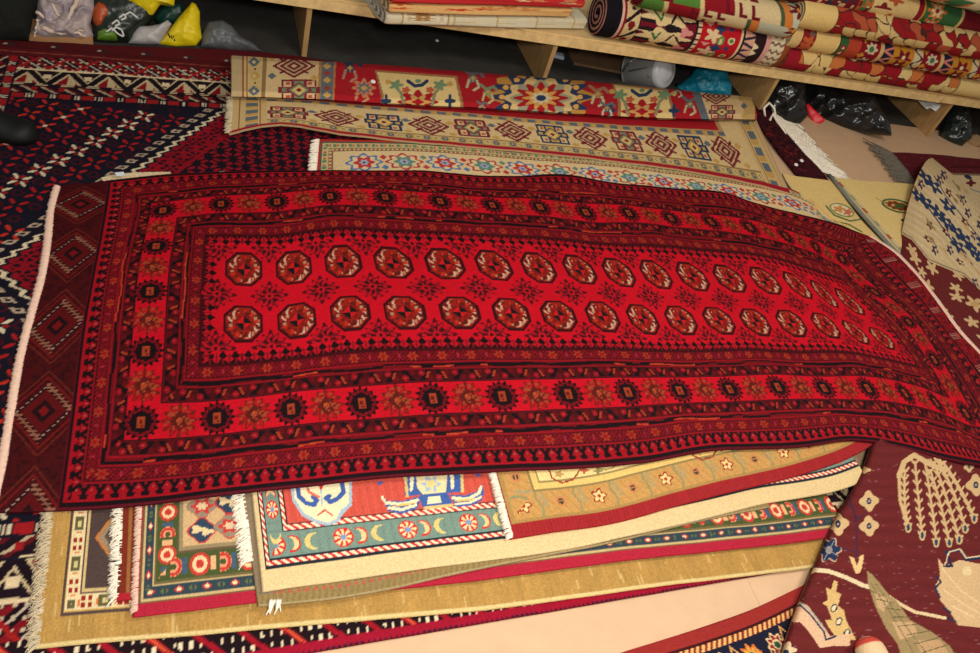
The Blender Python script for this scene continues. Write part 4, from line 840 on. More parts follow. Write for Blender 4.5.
# back part: beige flowered border turned up in a ridge
def paint_ridge(S):
    X, Y = S['X'], S['Y']; p = Pt(X, Y, LF); BE = C(206, 180, 136); weave(p, S, BE)
    DB = C(44, 58, 88)
    for k in range(160):
        t = random.random(); x = 915+t*85+random.gauss(0, 7); y = 172+t*88+random.gauss(0, 6)
    # navy leaf chain along the border
    for (x, y) in ((926, 178), (934, 186), (918, 196), (926, 202), (938, 212), (948, 206), (946, 222), (957, 232), (966, 240), (972, 250), (980, 258), (990, 262), (958, 246), (984, 246)):
        p.polar(x, y, 9, 3.6, DB, 5, .35, ang=.85, ph=hsh(x)*6); p.polar(x+1, y, 2.5, .9, BE, ang=.85)
    p.line([(916, 190), (930, 210), (950, 238), (975, 268), (990, 285)], 1.2, DB); p.line([(934, 176), (946, 196), (970, 226), (990, 250)], .9, DB)
    for (x, y) in ((944, 175), (949, 193), (963, 200), (968, 213), (930, 225), (928, 239), (946, 232), (935, 250), (965, 222), (974, 236), (960, 262), (975, 283), (950, 250), (940, 180), (921, 184), (980, 225)):
        hh_ = float(hsh(x, 3)); an = .7+hh_*.7; p.polar(x, y, 4.6, 1.9+hh_, (C(92, 30, 46), C(70, 50, 80))[int(hh_*2)], 5, .28, ang=an, ph=hh_*6); p.polar(x+.8, y+.4, 2.2, .9, BE, 3, .3, ang=an)
    for k in range(26):
        x = 912+float(hsh(k, 11))*90; y = 172+float(hsh(k, 12))*100; p.polar(x, y, 6, 1.2, (C(150, 126, 84), C(196, 160, 110))[k % 2], 3, .4, ang=.9, ph=k)
    # burgundy field below the border
    e = Y-np.interp(X, [895, 905, 912, 930, 950, 965, 980, 1010], [230, 236, 240, 262, 270, 276, 290, 320])
    f = e > 0; p.c[f] = (BU*(1+.07*np.sin(S['V']*2))[..., None])[f]
    p.m((abs(e+2) < .8), C(150, 130, 100))
    for (x, y, r, an) in ((932, 268, 9, .9), (958, 275, 8, .7), (928, 286, 9, 1.0), (956, 288, 8, .5), (957, 297, 8.5, .3), (935, 300, 8, .9), (944, 312, 8, .9), (975, 304, 12, .6), (956, 330, 9, .7), (972, 322, 9, .5), (915, 258, 9, 1.0), (985, 340, 10, .7), (1000, 310, 12, .7), (990, 362, 10, .6), (912, 250, 8, .9), (922, 272, 7, 1.), (950, 318, 7, .9)):
        I = p.box(x-r*1.4, y-r*1.4, x+r*1.4, y+r*1.4); lx = p.A[I]-x; ly = p.B[I]-y; lx, ly = lx*math.cos(an)+ly*math.sin(an), -lx*math.sin(an)+ly*math.cos(an); th = np.arctan2(ly/.55, lx); rr_2 = np.hypot(lx, ly/.55)/r
        mk = (rr_2 < .72+.28*np.cos(5*th+x)) & f[I]; p.c[tuple(i[mk] for i in I)] = LF
    p.polar(975, 304, 4, 3, C(190, 150, 100))
    return p
rowsG = [[(932, 158, .03), (940, 164, .05), (955, 176, .06), (980, 198, .06), (1012, 230, .06)],
         [(925, 163, .100), (936, 176, .118), (953, 190, .110), (978, 213, .10), (1012, 248, .09)],
         [(914, 186, .085), (927, 196, .100), (947, 212, .095), (972, 238, .085), (1012, 276, .075)],
         [(906, 216, .06), (920, 226, .078), (940, 240, .080), (968, 266, .07), (1012, 306, .06)],
         [(900, 240, .036), (912, 254, .056), (934, 270, .064), (964, 300, .06), (1012, 346, .05)],
         [(898, 258, .035), (905, 272, .048), (928, 296, .056), (958, 332, .056), (1012, 386, .05)],
         [(893, 272, .035), (900, 290, .044), (920, 320, .05), (954, 356, .05), (1012, 420, .05)]]
sheet('turned_up_border', rowsG, paint_ridge, step=.003, thick=.007, parent=bur, seed=17, wob=.002, edge=(100, 28, 34))
def paint_back(S):
    X, Y = S['X'], S['Y']; p = Pt(X, Y, BU); weave(p, S, C(92, 26, 34))
    I = (Y > 173+(X-953)*.03) & (X > 950); p.m(I, C(204, 178, 134)); p.m(I & (Y < 175+(X-953)*.03), C(120, 100, 80))
    p.polar(968, 177, 4, 2, BUD, ang=.4); p.polar(971, 183, 4, 3, C(96, 34, 44), 4, .3); p.line([(955, 182), (968, 188), (990, 196)], 1, C(110, 130, 140)); p.polar(988, 184, 5, 3, BUD, 4, .3)
    p.m((Y > 166) & (Y < 168) & (X > 950), C(70, 20, 28)); return p
sheet('back_corner', [[(890, 152, .012), (940, 155, .012), (1020, 163, .012)], [(904, 168, .012), (945, 172, .012), (1020, 182, .012)], [(922, 195, .012), (955, 196, .012), (1025, 222, .012)]], paint_back, step=.003, thick=.008, parent=bur, seed=18, edge=(70, 20, 28))
strands('fringe', [P(891, 153, .016), P(906, 171, .016), P(918, 188, .016)], P(866, 150, .01)-P(896, 160, .01), .095, M_FRINGE_G, bur, spacing=.0016, rad=.0035, jit=.9, curl=.5, n=5, sag=.006)

# --- rug with navy flower border at the bottom, half under the burgundy rug
def paint_nf(S):
    U, V = S['U'], S['V']; D = V; p = Pt(U, V, C(150, 74, 34))
    w = lambda lo, hi, fn: band(p.c, D, U, lo, hi, fn); NVY = C(28, 28, 46)
    w(0, 2.9, lambda a, t: [(True, C(148, 44, 40))]); w(2.9, 3.5, lambda a, t: [(True, C(60, 20, 24))])
    pole = lambda a, t: [(True, C(130, 30, 28)), (((a+t*1.2) % 1.5 < .75), C(228, 180, 110))]
    w(3.5, 4.9, pole); w(4.9, 5.2, lambda a, t: [(True, NVY)])
    def fl(a, t):
        q = a % 15.0; y = (t-.5)*7.0; i = 0
        r1 = np.hypot(q-4, y); t1 = np.arctan2(y, q-4); r2 = np.hypot(q-11.5, y); t2 = np.arctan2(y, q-11.5)
        zx = abs((q-.3) % 7.5-3.7)
        return [(True, NVY), ((abs(y-(3.0-1.9*np.minimum(abs(q-7.75), 2)) if True else y) < .45) & (abs(q-7.75) < 2.6), C(206, 150, 90)), ((abs(y+(3.0-1.9*np.minimum(np.minimum(q, 15-q), 2))) < .45) & (np.minimum(q, 15-q) < 2.6), C(206, 150, 90)),
                ((r1 < 2.7*(.8+.2*np.cos(8*t1))), C(206, 110, 44)), ((r1 < 2.0*(.75+.25*np.cos(8*t1))), C(214, 160, 70)), ((r1 < .7), C(50, 90, 60)),
                ((r2 < 2.8*(.85+.15*np.cos(8*t2))), C(222, 190, 140)), ((r2 < 2.3*(.8+.2*np.cos(8*t2))), C(140, 28, 36)), ((r2 < 1.2), C(222, 190, 140)), ((r2 < .8), C(40, 80, 60))]
    w(5.2, 12.2, fl); w(12.2, 12.5, lambda a, t: [(True, NVY)]); w(12.5, 13.8, pole); w(13.8, 14.3, lambda a, t: [(True, NVY)])
    w(14.3, 60, lambda a, t: [(True, C(172, 84, 40)), ((a % 6 < 2.4) & ((V[np.nonzero((D >= 14.3) & (D < 60))] % 5) < 2), NVY)])
    return p
back_e = [P(x, y, .014) for x, y in ((600, 663), (624, 652), (680, 635), (740, 615), (790, 592), (850, 562))]
nfr = [back_e, [p+np.array([.03, -.09, 0]) for p in back_e], [p+np.array([.06, -.28, 0]) for p in back_e]]
nf, _ = sheet('area_rug', nfr, paint_nf, step=.0026, world=True, thick=.011, edge=(168, 38, 34), seed=19, wob=.0008)
tag(nf, 'rug with rust red edge and navy flower border, lying on hardboard in the near corner', 'rug')
# --- small roll of a cream rug with red rim
def dome(name, cpx, z, rx, ry, h, paintf, ang=0.):
    c = P(*cpx, z); n1, n2 = 60, 26; V_ = []; col = []
    for j in range(n2):
        ph = j/(n2-1)*math.pi/2
        for i in range(n1):
            th = 2*math.pi*i/n1; x = rx*math.cos(th)*math.cos(ph)**.7; y = ry*math.sin(th)*math.cos(ph)**.7; zz_ = h*math.sin(ph)+.002*math.sin(th*5)
            V_.append(c+np.array([x*math.cos(ang)-y*math.sin(ang), x*math.sin(ang)+y*math.cos(ang), zz_])); col.append(paintf(th, ph))
    F_ = [(j*n1+i, j*n1+(i+1) % n1, (j+1)*n1+(i+1) % n1, (j+1)*n1+i) for j in range(n2-1) for i in range(n1)]
    return mesh_obj(name, V_, np.array(F_), M_PILE, colors=np.array(col))
e0, e1 = P(872, 664, .088), P(893, 700, .088)
def rollmesh(p0, p1, r0, r1, n1=70, n2=40):
    ax_ = p1-p0; L_ = np.linalg.norm(ax_); ax_ /= L_; a = np.cross(ax_, [0, 0, 1.]); a /= np.linalg.norm(a); b = np.cross(a, ax_); V_ = []; col = []
    for j in range(n2+1):
        t = j/n2; r = r0*math.sqrt(max(0, 1-(1-min(1, t*4))**2))*(1-t)+(r1)*t if t < .25 else r0+(r1-r0)*t
        r = max(r, .0005)
        for i in range(n1):
            th = 2*math.pi*i/n1; V_.append(p0+ax_*L_*t+a*r*math.cos(th)+b*r*math.sin(th))
            k = .5+.5*math.sin(th*11+t*9); col.append(lin((222, 190, 148)) if t > .16 else (lin((196, 72, 60)) if t > .045 else lin((226, 206, 176))))
    F_ = [(j*n1+i, j*n1+(i+1) % n1, (j+1)*n1+(i+1) % n1, (j+1)*n1+i) for j in range(n2) for i in range(n1)]
    return V_, np.array(F_), np.array(col)
V_, F_, col = rollmesh(P(864, 637, .095), P(893, 700, .095), .030, .036)
o = mesh_obj('rolled_rug', V_, F_, M_PILE, colors=col)
tag(o, 'small cream rug roll with red rim and pale fringe on the burgundy rug', 'rug')

# ================================================================== RUGS ON THE SHELF
def roll(name, p0, p1, ry, rz, paint, label, cat='rug', group=None, turns=5, endcol=((190, 170, 130), (60, 40, 36)), bend=0., hollow=.16, flat=2.0, seed=0, right_end=True):
    p0 = np.array(p0); p1 = np.array(p1); L_ = np.linalg.norm(p1-p0); ax_ = (p1-p0)/L_; a = np.cross(ax_, [0, 0, 1.]); a /= np.linalg.norm(a); b = np.cross(a, ax_)
    nu = int(L_/.0035); nt = int(2*math.pi*max(ry, rz)/.0035); U = np.linspace(0, L_*100, nu+1); T = np.linspace(0, 2*math.pi, nt, endpoint=False)
    UU, TT = np.meshgrid(U, T, indexing='ij'); prof = lambda th: ((abs(np.cos(th))**flat+abs(np.sin(th))**flat)**(-1/flat))
    def R(th, u): return prof(th)*(1+.012*np.sin(3*th+u*.05+seed)+.01*np.sin(u*.11+seed*2))
    rr2 = R(TT, UU); em = np.minimum(UU, L_*100-UU); rr2 = rr2*(1-.06*np.exp(-em/.4))
    W = p0+ax_*(UU/100)[..., None]+a*(ry*rr2*np.cos(TT))[..., None]+b*(rz*rr2*np.sin(TT))[..., None]
    W[..., 2] += bend*np.sin(UU/(L_*100)*math.pi)
    root = empty(name, tuple(p0), label, cat, group)
    S = dict(U=UU, V=TT/(2*math.pi)*100*(2*math.pi*max(ry, rz)), T=TT, LU=L_*100); p = paint(S)
    idx = np.arange((nu+1)*nt).reshape(nu+1, nt); nx = np.roll(idx, -1, 1)
    F = np.stack([idx[:-1], idx[1:], nx[1:], nx[:-1]], -1).reshape(-1, 4)
    mesh_obj('outer_wrap', W.reshape(-1, 3), F, M_PILE, root, colors=(p.c*(1+rng.normal(0, .05, p.c.shape[:2]))[..., None]).clip(0, 1).reshape(-1, 3))
    for end, sg in ((0, -1), (1, 1)):
        if end and not right_end: continue
        n1, n2 = 96, 42; V_ = []; cl = []
        for j in range(n2+1):
            s = hollow+(1-hollow)*(1-j/n2)**1.0
            for i in range(n1):
                th = 2*math.pi*i/n1; q = (s-hollow)/(1-hollow)*turns+th/(2*math.pi); fr_ = q-math.floor(q)
                dep = .004*sg*(math.sin(fr_*math.pi)) - sg*.004*(1-j/n2 < .02)
                if s <= hollow*1.02: dep = -sg*.03
                pr = s*float(R(th, 0))*.945 if j == 0 else s*float(R(th, 0))*.94
                V_.append((p1 if end else p0)+ax_*dep+a*ry*pr*math.cos(th)+b*rz*pr*math.sin(th)); cl.append(lin(endcol[0]) if .18 < fr_ < .72 else lin(endcol[1]))
        F_ = [(j*n1+i, j*n1+(i+1) % n1, (j+1)*n1+(i+1) % n1, (j+1)*n1+i) for j in range(n2) for i in range(n1)]
        V_.append(V_[-1]*0+((p1 if end else p0)-ax_*sg*.03)); cl.append(lin((40, 30, 26)))
        k = len(V_)-1
        F2 = np.array(F_+[(n2*n1+i, n2*n1+(i+1) % n1, k, k) for i in range(0)])
        mesh_obj('coiled_end', V_, F2, M_PILE, root, colors=np.array(cl))
    return root
def ring(S, p, a, b, c): p.m((S['U'] >= a) & (S['U'] < b), c)
def base(S, c): return Pt(S['U'], S['V'], C(*c))
def leafy(cols, P1=9., P2=8., k=0):
    """interlocking flame shaped patches with dark outlines"""
    def f(S):
        U, V = S['U'], S['V']; p = base(S, cols[0]); w_ = U+.45*V+1.6*np.sin(V*.55+k)+.7*np.sin(U*.8); z_ = V+1.2*np.sin(U*.5+k)
        gi = np.floor(w_/P1); gj = np.floor(z_/P2); d1 = np.full(U.shape, 1e9); d2 = d1.copy(); ci = np.zeros(U.shape)
        for di in (-1, 0, 1):
            for dj in (-1, 0, 1):
                i, j = gi+di, gj+dj; dd = np.hypot((w_-(i+.15+.7*hsh(i*7+j*13, k))*P1)*1.15, (z_-(j+.15+.7*hsh(i*5+j*17, k+1))*P2)*.8)
                nr = dd < d1; d2 = np.where(nr, d1, np.minimum(d2, dd)); ci = np.where(nr, hsh(i*127.1+j*311.7, k+2), ci); d1 = np.where(nr, dd, d1)
        n_ = len(cols)
        for q in range(n_): p.m((ci >= q/n_) & (ci < (q+1)/n_), C(*cols[q]))
        p.m((d2-d1 < .45), C(70, 40, 32)); return p
    return f
# front patterned roll
def pr1(S):
    p = base(S, (112, 20, 34)); U, V = S['U'], S['V']; Vr = V % 60
    Z = lambda a, b, c: ring(S, p, a, b, C(*c))
    Z(0, 6.5, (22, 18, 24)); Z(6.5, 7.6, (214, 170, 150)); Z(7.6, 8.6, (130, 24, 34)); Z(8.6, 14.5, (206, 180, 128))
    m_ = (U > 8.6) & (U < 14.5); p.m(m_ & (abs((V % 9)-4.5-(U-11.5)*.9) < .9), C(40, 26, 30)); p.m(m_ & (np.hypot((V % 9)-1.2, U-11.5) < 1.5), C(120, 24, 34)); p.m(m_ & (np.hypot((V % 9)-7.6, U-11.5) < .9), C(70, 50, 44)); Z(14.5, 15.2, (40, 26, 30))
    for j in range(0, 8):
        y = j*9-2
        p.polar(27, y, 12, 4.6, C(34, 24, 28), 5, .2); p.polar(26.5, y, 10.8, 3.6, C(222, 194, 140), 7, .22); p.line([(20, y+2), (24, y-2), (25, y+2)], .9, C(60, 110, 60)); p.line([(29, y-2), (31, y+2), (34, y-1)], 1.0, C(40, 30, 30)); p.polar(36, y+4, 2.6, 2, C(214, 140, 130), 3, .3)
    Z(40, 41.2, (40, 26, 30)); Z(41.2, 43, (222, 190, 150)); p.m((U > 41.2) & (U < 43) & ((V % 2.4) < .7), C(40, 26, 30)); Z(43, 62, (184, 26, 36))
    for j in range(-1, 7):
        p.polar(49, j*9+3, 3.2, 2.4, C(222, 196, 150), 5, .4, ph=j); p.polar(52, j*9+6, 2.2, 1.7, C(50, 60, 96), 4, .3); p.polar(53, j*9+1, 1.6, 2.4, C(96, 140, 70)); p.polar(53, j*9+1, .7, 1.3, C(220, 200, 150)); p.polar(58, j*9+2, 1.6, 1.5, C(220, 200, 150)); p.polar(58, j*9+2, 1, .9, C(80, 130, 70)); p.polar(46.5, j*9+7.5, 1.6, 1.1, C(214, 150, 140), 4, .3); p.polar(57, j*9+6.5, 1.2, .9, C(50, 60, 96))
    Z(62, 63, (224, 196, 150)); Z(63, 64, (40, 26, 30)); Z(64, 69, (214, 160, 130)); m_ = (U > 64) & (U < 69); p.m(m_ & (abs(abs((V % 6)-3)-1.5-(U-66.5)*.3) < .6), C(50, 40, 66)); Z(69, 74.5, (44, 26, 28)); p.m((U > 69) & (U < 72) & ((V % 10) < 3) & (abs((V % 10)-1.5) < (72-U)*.6), C(224, 200, 160))
    Z(74.5, 77, (206, 150, 140)); Z(77, 84, (214, 196, 160)); p.m((U > 77) & (U < 84) & (np.sin(V*1.9+np.sin(U*2)) > .55), C(120, 90, 70)); Z(84, 200, (140, 70, 36))
    return p
def pr2(S):
    p = base(S, (206, 188, 150)); U, V = S['U'], S['V']; k = (U+V*.35)
    def sw(a, b, c): p.m((k > a) & (k < b), C(*c))
    ph = 0
    sw(-9, 12, (120, 20, 34)); sw(12, 24, (84, 130, 54)); sw(24, 26, (214, 190, 130)); sw(26, 40, (140, 24, 34)); sw(40, 62, (214, 190, 142)); 
    m_ = (k > 36) & (k < 52); p.m(m_ & (((k-36) % 6 < 1.6) & (V % 7 < 5.4) | ((V % 7 < 1.4) & ((k-36) % 6 < 4))), C(112, 20, 34))
    sw(62, 64, (70, 90, 60)); sw(64, 68, (204, 122, 56)); sw(68, 96, (186, 186, 160)); m_ = (k > 72) & (k < 92); p.m(m_ & (abs(abs((V % 14)-7)-(k-78)*.9) < 1.2), C(206, 120, 50))
    for j in range(6): p.polar(70+j*.5, j*12-4, 5, 3.2, C(110, 28, 34), 7, .35); p.polar(70, j*12-4, 1.6, 1.2, C(206, 140, 60))
    sw(96, 99, (206, 186, 150)); sw(99, 130, (134, 22, 34))
    for j in range(7):
        y = j*10-6; x = 103-y*.35
        for q in (0, 1): p.line([(x+q*5-3, y+1), (x+q*5+2, y+4)], 3.2, C(24, 20, 30)); p.line([(x+q*5-3, y+1), (x+q*5+2, y+4)], 1.8, C(220, 180, 140)); p.line([(x+q*5-3, y+1), (x+q*5+2, y+4)], .9, C(206, 120, 60))
    return p
def pr3(S):
    p = leafy([(176, 84, 54), (150, 28, 32), (216, 184, 122), (216, 184, 122), (150, 28, 32)], 7, 6, 5)(S); ring(S, p, -1, 17, C(222, 188, 118)); ring(S, p, 17, 17.5, C(80, 50, 34)); return p
def pr4(S):
    p = base(S, (128, 22, 34)); U, V = S['U'], S['V']; Z = lambda a, b, c: ring(S, p, a, b, C(*c))
    Z(0, 5, (214, 180, 118)); Z(5, 12, (130, 34, 36)); 
    for j in range(6): p.polar(9, j*8, 3, 2.6, C(190, 90, 50), 5, .3); p.polar(10, j*8+4, 1.4, 1.2, C(110, 90, 80))
    Z(12, 25, (222, 188, 118)); Z(25, 25.6, (60, 50, 40)); Z(25.6, 30, (52, 92, 50)); 
    for j in range(6): p.polar(28, j*8, 1.5, 1.8, C(150, 28, 36)); p.polar(28, j*8, .7, .8, C(220, 200, 150))
    Z(30, 37, (176, 66, 44)); 
    for off in (37, 73, 108):
        a = off
        p.m((U > a) & (U < a+13), C(132, 22, 34)); 
        for j in range(6): p.polar(a+6, j*9+2, 2.8, 2.6, C(206, 190, 150), 7, .25); p.polar(a+6, j*9+2, 1.4, 1.3, C(70, 110, 80)); p.polar(a+2, j*9+6, 1.5, 1.5, C(206, 140, 50), 4, .3)
        m_ = (U > a+11) & (U < a+13); p.m(m_, C(206, 170, 110)); m_ = (U > a+13) & (U < a+18.5); p.m(m_, C(30, 34, 52)); p.m(m_ & (abs(abs((V % 5)-2.5)-1-(U-a-16)*.35) < .5), C(206, 120, 110))
        m_ = (U > a+18.5) & (U < a+31); p.m(m_, C(190, 128, 40)); 
        for j in range(6): p.polar(a+25, j*10, 4, 3.6, C(120, 22, 32), 6, .3); p.polar(a+25, j*10+1, 1, 1, C(222, 200, 160)); p.polar(a+25, j*10-2, .8, .8, C(222, 200, 160))
        p.m((U > a+22) & (U < a+22.5), C(60, 40, 30)); m_ = (U > a+31) & (U < a+36); p.m(m_, C(206, 184, 140)); p.m(m_ & (abs(np.sin(V*.9)-(U-a-33.5)*.5) < .35), C(60, 50, 60))
    return p
def pr5(S):
    p = leafy([(200, 116, 60), (150, 26, 36), (222, 194, 130), (222, 190, 124), (150, 26, 36)], 8, 7, 2)(S)
    ring(S, p, -1, 7, C(150, 28, 40)); ring(S, p, 103, 200, C(226, 196, 130)); ring(S, p, 102, 102.8, C(150, 120, 80)); return p
def pr6(S):
    S = dict(S); S['U'] = S['U']-30
    p = base(S, (112, 22, 30)); U, V = S['U'], S['V']; h = hsh(np.floor(U/1.6)+19*np.floor(V/1.6)); m_ = U < 38
    p.m(m_ & (h > .8), C(50, 50, 60)); p.m(m_ & (h < .13), C(206, 170, 120)); m2 = (U > 30) & (U < 38); p.m(m2 & (h > .4), C(176, 100, 50)); p.m(m2 & (h > .7), C(80, 110, 60)); p.m(m2 & (h < .2), C(214, 186, 130))
    for j in range(7): p.polar(12, j*8, 3.4, 2.6, C(214, 186, 140), 5, .3)
    ring(S, p, 38, 64, C(214, 182, 120)); 
    for j in range(6): p.polar(44, j*10, 4, 2, C(120, 26, 32), 4, .3); p.polar(50, j*10+4, 3.4, 1.6, C(176, 84, 50), 4, .4)
    ring(S, p, 64, 67, C(134, 24, 34)); ring(S, p, 67, 68, C(206, 140, 60)); ring(S, p, 68, 90, C(56, 100, 58))
    for j in range(6): p.polar(75, j*10+3, 4.6, 4, C(206, 120, 60), 8, .3); p.polar(75, j*10+3, 2.8, 2.4, C(224, 200, 150), 6, .3); p.polar(75, j*10+3, 1.2, 1, C(150, 30, 36))
    ring(S, p, 90, 92, C(206, 180, 120)); return p
def pr7(S):
    p = base(S, (200, 180, 140)); U, V = S['U'], S['V']; 
    for j in range(30):
        p.polar(float(hsh(j))*90, float(hsh(j, 2))*40, 8, 2.6, (C(196, 110, 50), C(64, 104, 64), C(60, 70, 100), C(214, 190, 140))[j % 4], 3, .4, ang=.5)
    ring(S, p, 0, 6, C(50, 54, 80)); return p
RL = 'rolled rugs lying on the plywood shelf'
roll('rolled_rug', P(598, 13, .322), P(778, 47, .320), .082, .084, pr1, 'rolled rug with dark coiled end, cream blossoms and red band, lowest at the shelf edge', group=RL, endcol=((26, 22, 26), (170, 120, 110)), seed=1, turns=3)
roll('rolled_rug', P(640, -12, .46), P(790, 21, .455), .072, .068, pr2, 'rolled rug with green, grey and orange zigzag pattern, on top of the dark-ended roll', group=RL, endcol=((150, 30, 36), (30, 22, 26)), seed=2)
roll('rolled_rug', P(780, 54, .296), P(1012, 92, .294), .056, .055, pr5, 'rolled rug with red, orange and cream leaf shapes, lowest at the shelf edge', group=RL, endcol=((170, 100, 60), (80, 30, 26)), seed=3)
roll('rolled_rug', P(785, 33, .395), P(1012, 75, .390), .055, .052, pr4, 'rolled rug with mustard and navy flower bands between the two leaf patterned rolls', group=RL, endcol=((190, 176, 140), (100, 96, 80)), seed=4)
roll('rolled_rug', P(795, 11, .50), P(1012, 52, .49), .066, .058, pr3, 'rolled rug with hollow cream end and flame shaped leaves, above the mustard banded roll', group=RL, endcol=((206, 184, 140), (110, 100, 80)), hollow=.5, turns=2, seed=5)
roll('rolled_rug', P(735, -24, .58), P(1012, 27, .58), .06, .056, pr6, 'rolled rug with dark red floral, cream and green sections near the picture top', group=RL, endcol=((150, 40, 40), (60, 40, 36)), seed=6)
roll('rolled_rug', P(900, -22, .70), P(1020, 10, .70), .06, .052, pr7, 'topmost rolled rug with blue, orange and green scrollwork in the far pile', group=RL, endcol=((150, 120, 90), (60, 40, 36)), seed=7)
# folded runners at the left of the shelf
def pf(kind):
    def f(S):
        U, V = S['U'], S['V']
        if kind == 0:
            p = base(S, (214, 204, 172)); x = U
            p.m((x > 6) & (x < 24), C(222, 212, 182)); 
            for j in range(14): p.polar(14, j*5, 4.2, 2.6, C(168, 124, 70), 6, .35); p.polar(8.6, j*3.4, .9, 1.0, C(186, 160, 100)); p.polar(21.6, j*3.4, .9, 1.0, C(186, 160, 100))
            p.m((abs(x-24.5) < .3) | (abs(x-6.2) < .25), C(176, 150, 96)); p.m((x > 26) & (abs((x % 18)-9) < .35), C(190, 164, 110)); p.m((x > 26) & ((x % 18) > 9) & ((V % 9) < .5), C(190, 164, 110)); return p
        if kind == 1:
            p = base(S, (222, 176, 112)); 
            for j in range(60): p.polar(4+float(hsh(j))*80, float(hsh(j, 2))*70, 3+2*float(hsh(j, 4)), 2.4, (C(200, 90, 44), C(206, 130, 70), C(196, 60, 40))[j % 3] if hsh(j) < .45 else C(200, 130, 76), 5, .4, ph=j)
            return p
        p = base(S, (196, 46, 48)); 
        for j in range(60): p.polar(float(hsh(j, 7))*80, float(hsh(j, 3))*70, 3, 2, (C(222, 190, 140), C(206, 120, 80), C(160, 150, 110))[j % 3], 5, .3, ph=j)
        return p
    return f
FG = 'folded runners stacked on the shelf end'
e_ = lambda px, py, z, dx=0: P(px, py, z)
def frun(pa, pb, z, back, kind, label, ry, rz, ec, seed):
    a, b = P(*pa, z-rz), P(*pb, z-rz); o_ = np.array([0, ry+back, rz])
    roll('folded_rug', a+o_, b+o_, ry, rz, pf(kind), label, group=FG, endcol=ec, flat=5., turns=4, hollow=.05, seed=seed)
frun((374, 26), (577, 31), .265, 0, 0, 'cream folded rug with tan key pattern, lowest of the three folded on the shelf', .16, .026, ((206, 200, 180), (120, 118, 110)), 1)
frun((378, 14), (562, 18.5), .313, 0, 1, 'peach orange folded rug in the middle of the three folded on the shelf', .15, .021, ((206, 180, 140), (120, 110, 90)), 2)
frun((380, 3), (575, 9), .355, 0, 2, 'red floral folded rug, topmost of the three folded on the shelf', .15, .019, ((200, 180, 150), (140, 40, 40)), 3)

# ================================================================== BAGS AND THINGS UNDER THE SHELF
def puff(name, outline, base_px, thick, material, parent=None, tilt=35, noise_=.012, ns=18., z0=0.0, seed=0, n_=120, m_=44, center=None, ridge=0.):
    """closed crumpled body: the outline stands on the floor at base_px, facing the room, with real depth"""
    B0 = P(*base_px, z0); n = np.array([-(B0-CAM)[0], -(B0-CAM)[1], 0]); n /= np.linalg.norm(n); n = n*math.cos(math.radians(tilt))+np.array([0, 0, 1])*math.sin(math.radians(tilt))
    def U_(x, y):
        d = _f*F0+_r*(x-490)-_u*(y-326.5); return CAM+d*((B0-CAM)@n)/(d@n)
    O = np.array(outline, float); c = np.array(center) if center is not None else O.mean(0)
    seg = np.linalg.norm(np.roll(O, -1, 0)-O, axis=1); cum = np.concatenate([[0], np.cumsum(seg)]); OC = np.vstack([O, O[:1]])
    V_ = []
    for side in (1, -1):
        for j in range(m_+1):
            s = j/m_
            if side < 0 and j == m_: continue
            for i in range(n_):
                t = cum[-1]*i/n_; o_ = np.array([np.interp(t, cum, OC[:, 0]), np.interp(t, cum, OC[:, 1])]); q = c+(o_-c)*s
                w = U_(*q); h = math.sqrt(max(0, 1-s**2.4))*thick
                nn = mnoise.noise(Vector(w*ns)+Vector((seed*7.3, 0, side*3)))+.5*mnoise.noise(Vector(w*ns*2.7)+Vector((seed, 5, 0)))
                rd = (1-abs(mnoise.noise(Vector(w*ns*1.3)+Vector((0, seed*3.1, 2))))*3)*ridge*1.3+(1-abs(mnoise.noise(Vector(w*ns*3.1)+Vector((0, seed*1.1, 7))))*3)*(ridge*.22)
                w = w+n*side*(h+(nn*noise_+rd)*(1-s**4)); w[2] = max(w[2], z0+.001+.0*s); V_.append(w)
    F_ = []
    idx = lambda side, j, i: (side*(m_+1)*n_ + j*n_ + i % n_) if side == 0 else (((m_+1)*n_ + j*n_ + i % n_) if j < m_ else (m_*n_+i % n_))
    for side in (0, 1):
        for j in range(m_):
            for i in range(n_):
                q = (idx(side, j, i), idx(side, j, i+1), idx(side, j+1, i+1), idx(side, j+1, i)); F_.append(q if side else q[::-1])
    return mesh_obj(name, V_, np.array(F_), material, parent)
def plastic(name, col, rough=.3, **k): return mat(name, col, rough=rough, noise=.08, scale=12, bump=.35, bscale=34, spec=.5, **k)
PB = plastic('black_plastic', (26, 26, 27), .22); PG = plastic('dark_green_plastic', (26, 34, 32), .25); PY = plastic('yellow_plastic', (226, 200, 16), .45); PT = plastic('teal_plastic', (10, 116, 140), .45)
PW = plastic('white_plastic', (176, 172, 170), .4); PGR = plastic('grey_film', (96, 98, 100), .4); PRG = mat('rag_cloth', (196, 178, 172), rough=.9, noise=.25, scale=22, col2=(150, 140, 152), bump=.3, bscale=60)
